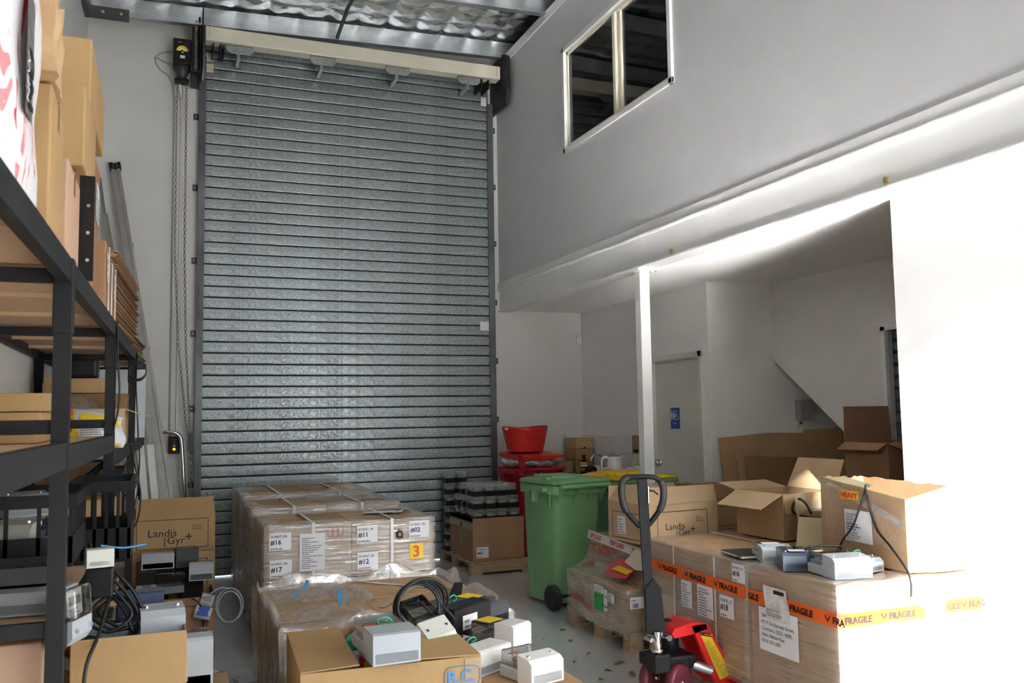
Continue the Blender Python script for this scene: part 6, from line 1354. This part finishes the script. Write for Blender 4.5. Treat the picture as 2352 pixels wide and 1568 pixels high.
def chain(name, pts, label):
    mb = MB(); P = [Vector(p) for p in pts]; L = [0]
    for a, b in zip(P, P[1:]): L.append(L[-1] + (b - a).length)
    s = 0; i = 0; k = 0
    while s < L[-1]:
        while i < len(L) - 2 and L[i + 1] < s: i += 1
        p = P[i].lerp(P[i + 1], (s - L[i]) / max(1e-6, L[i + 1] - L[i])); w = .011; h = .021
        path = [(p.x + w * math.cos(a) * (1 if k % 2 else .35), p.y + w * math.cos(a) * (.35 if k % 2 else 1), p.z + h * math.sin(a)) for a in [2 * PI * j / 7 for j in range(7)]]
        mb.tube(path, .0034, 4, closed=True); s += .033; k += 1
    o = mb.build(name, CHAINM, ch); o.matrix_parent_inverse = ch.matrix_world.inverted(); return o
bpy.context.view_layer.update()
c1 = chain('chain', [(.07, 9.19, 4.92), (.075, 9.19, 3.2), (.12, 9.2, 2.3), (.20, 9.24, 1.55), (.245, 9.27, 1.33), (.25, 9.27, .95), (.25, 9.27, .4)], '')
c2 = chain('chain', [(.16, 9.19, 4.92), (.165, 9.19, 3.2), (.19, 9.2, 2.3), (.235, 9.24, 1.55), (.258, 9.27, 1.33), (.262, 9.27, .95), (.26, 9.27, .4)], '')
mb = MB(); mb.box(.235, .285, 9.25, 9.34, 1.24, 1.42); kp = mb.build('chain_keeper_plate', DGREY, d1)
for i, pts in enumerate(([(.10, 9.21, 4.92), (.115, 9.3, 4.80), (.12, 9.332, 4.6), (.12, 9.332, 1.40)], [(.03, 9.25, 5.12), (-.05, 9.32, 5.17), (-.14, 9.335, 5.21), (-.10, 9.335, 5.1), (.0, 9.33, 5.02), (.045, 9.33, 4.85), (.05, 9.332, 4.4), (.055, 9.332, 1.40)], [(.03, 9.25, 5.26), (-.06, 9.32, 5.27), (-.14, 9.335, 5.22)])):
    mb = MB(); mb.tube(smoothp(pts, 4), (.010, .007, .005)[i], 7); o = mb.build('conduit', (WHITEG, mat('grey_conduit', (.35, .35, .35), rough=.5), GCABLE)[i]); tag(o, ('white conduit running down from the chain hoist', 'grey cable from the chain hoist down to the control box', 'short grey cable curving left of the chain hoist')[i], 'conduit')
cbx = thing('control_box', 'small black door control box with a glowing orange lamp', 'control box', (.10, 9.345, 1.22))
mb = MB(); mb.box(-.052, .052, -.06, 0, 0, .17, b=.008); mb.build('housing', BLACK, cbx)
mb = MB(); mb.lathe([(0, 0), (.011, 0), (.013, .006), (.008, .012), (0, .013)], 12, M=Matrix.Translation((0, -.06, .045)) @ Matrix.Rotation(rad(90), 4, 'X')); mb.build('orange_lamp', mat('orange_lamp', (1.0, .35, .02), emit=6.0), cbx)
Fc = Face((-.052, -.06, 0), (1, 0, 0), (0, 0, 1)); decal(cbx, 'white_button', Fc, .043, .072, .018, .014, PAPER, n=.001, t=.004); lines(cbx, Fc, .04, .10, .025, .05, 3, REDINK, n=.002, seed=2)
mb = MB(); mb.cyl((-.022, -.03, .17), (-.022, -.03, .205), .014, n=10); mb.build('brass_gland', BRASS, cbx)
hr = thing('bent_pipe', 'bent chrome pipe from a wall plate down beside the control box', 'pipe', (0, 0, 0))
mb = MB(); mb.tube(smoothp([(-.03, 9.33, 1.425), (-.02, 9.24, 1.43), (.08, 9.22, 1.43), (.14, 9.22, 1.40), (.165, 9.22, 1.33), (.185, 9.22, 1.05), (.215, 9.22, .6), (.25, 9.22, .0)], 5), .020, 10); mb.build('pipe', CHROME, hr)
mb = MB(); mb.box(-.05, -.01, 9.33, 9.345, 1.37, 1.49); mb.build('wall_plate', DGREY, hr)
# --- dry leaves and dirt on the floor
LEAF = mat('dry_leaf', (.22, .13, .06), rough=.8, var=.3); rn = random.Random(77)
lm_ = []
for k in range(3):
    mb = MB(); l = .05 + .012 * k; w = .014 + .004 * k
    mb.sheet(lambda a, b: Vector((l * (a - .5), w * math.sin(PI * a) * (b - .5) * 2 * .6, .004 + .008 * abs(b - .5) * 2 * math.sin(PI * a) + .003 * math.sin(6 * a))), 6, 2); lm_.append(mb.mesh('leaf', LEAF))
LS = [(2.08, 6.6), (2.36, 6.25), (2.62, 5.6), (2.58, 5.25), (2.42, 5.12), (2.66, 4.98), (2.52, 4.86), (2.35, 5.55), (2.25, 5.3), (2.47, 5.72), (2.7, 5.9), (2.2, 4.9), (1.95, 5.9), (2.05, 5.3), (2.56, 6.2), (2.4, 4.72), (2.28, 5.05), (2.62, 4.75), (1.85, 6.8), (2.3, 7.0), (2.1, 4.6), (1.9, 4.9)]
for i, (x, y) in enumerate(LS):
    o = bpy.data.objects.new('dry_leaf', lm_[i % 3]); C.objects.link(o); o.location = (x, y, 0); o.rotation_euler = (0, 0, rn.uniform(0, 6.28)); s = rn.uniform(.5, 1.3); o.scale = (s, s, s)
    tag(o, 'curled brown dry leaf on the grey floor between pallets and bins', 'leaf', 'dry leaves on the floor')
ls = MB(); ls.sheet(lambda a, b: Vector((.18 * a, .015 * math.sin(8 * a) + .012 * b, .004 + .006 * math.sin(PI * b))), 8, 2); o = ls.build('film_scrap', FILMC); o.location = (2.25, 5.75, 0); tag(o, 'wisp of clear film lying on the floor by the dry leaves', 'film')
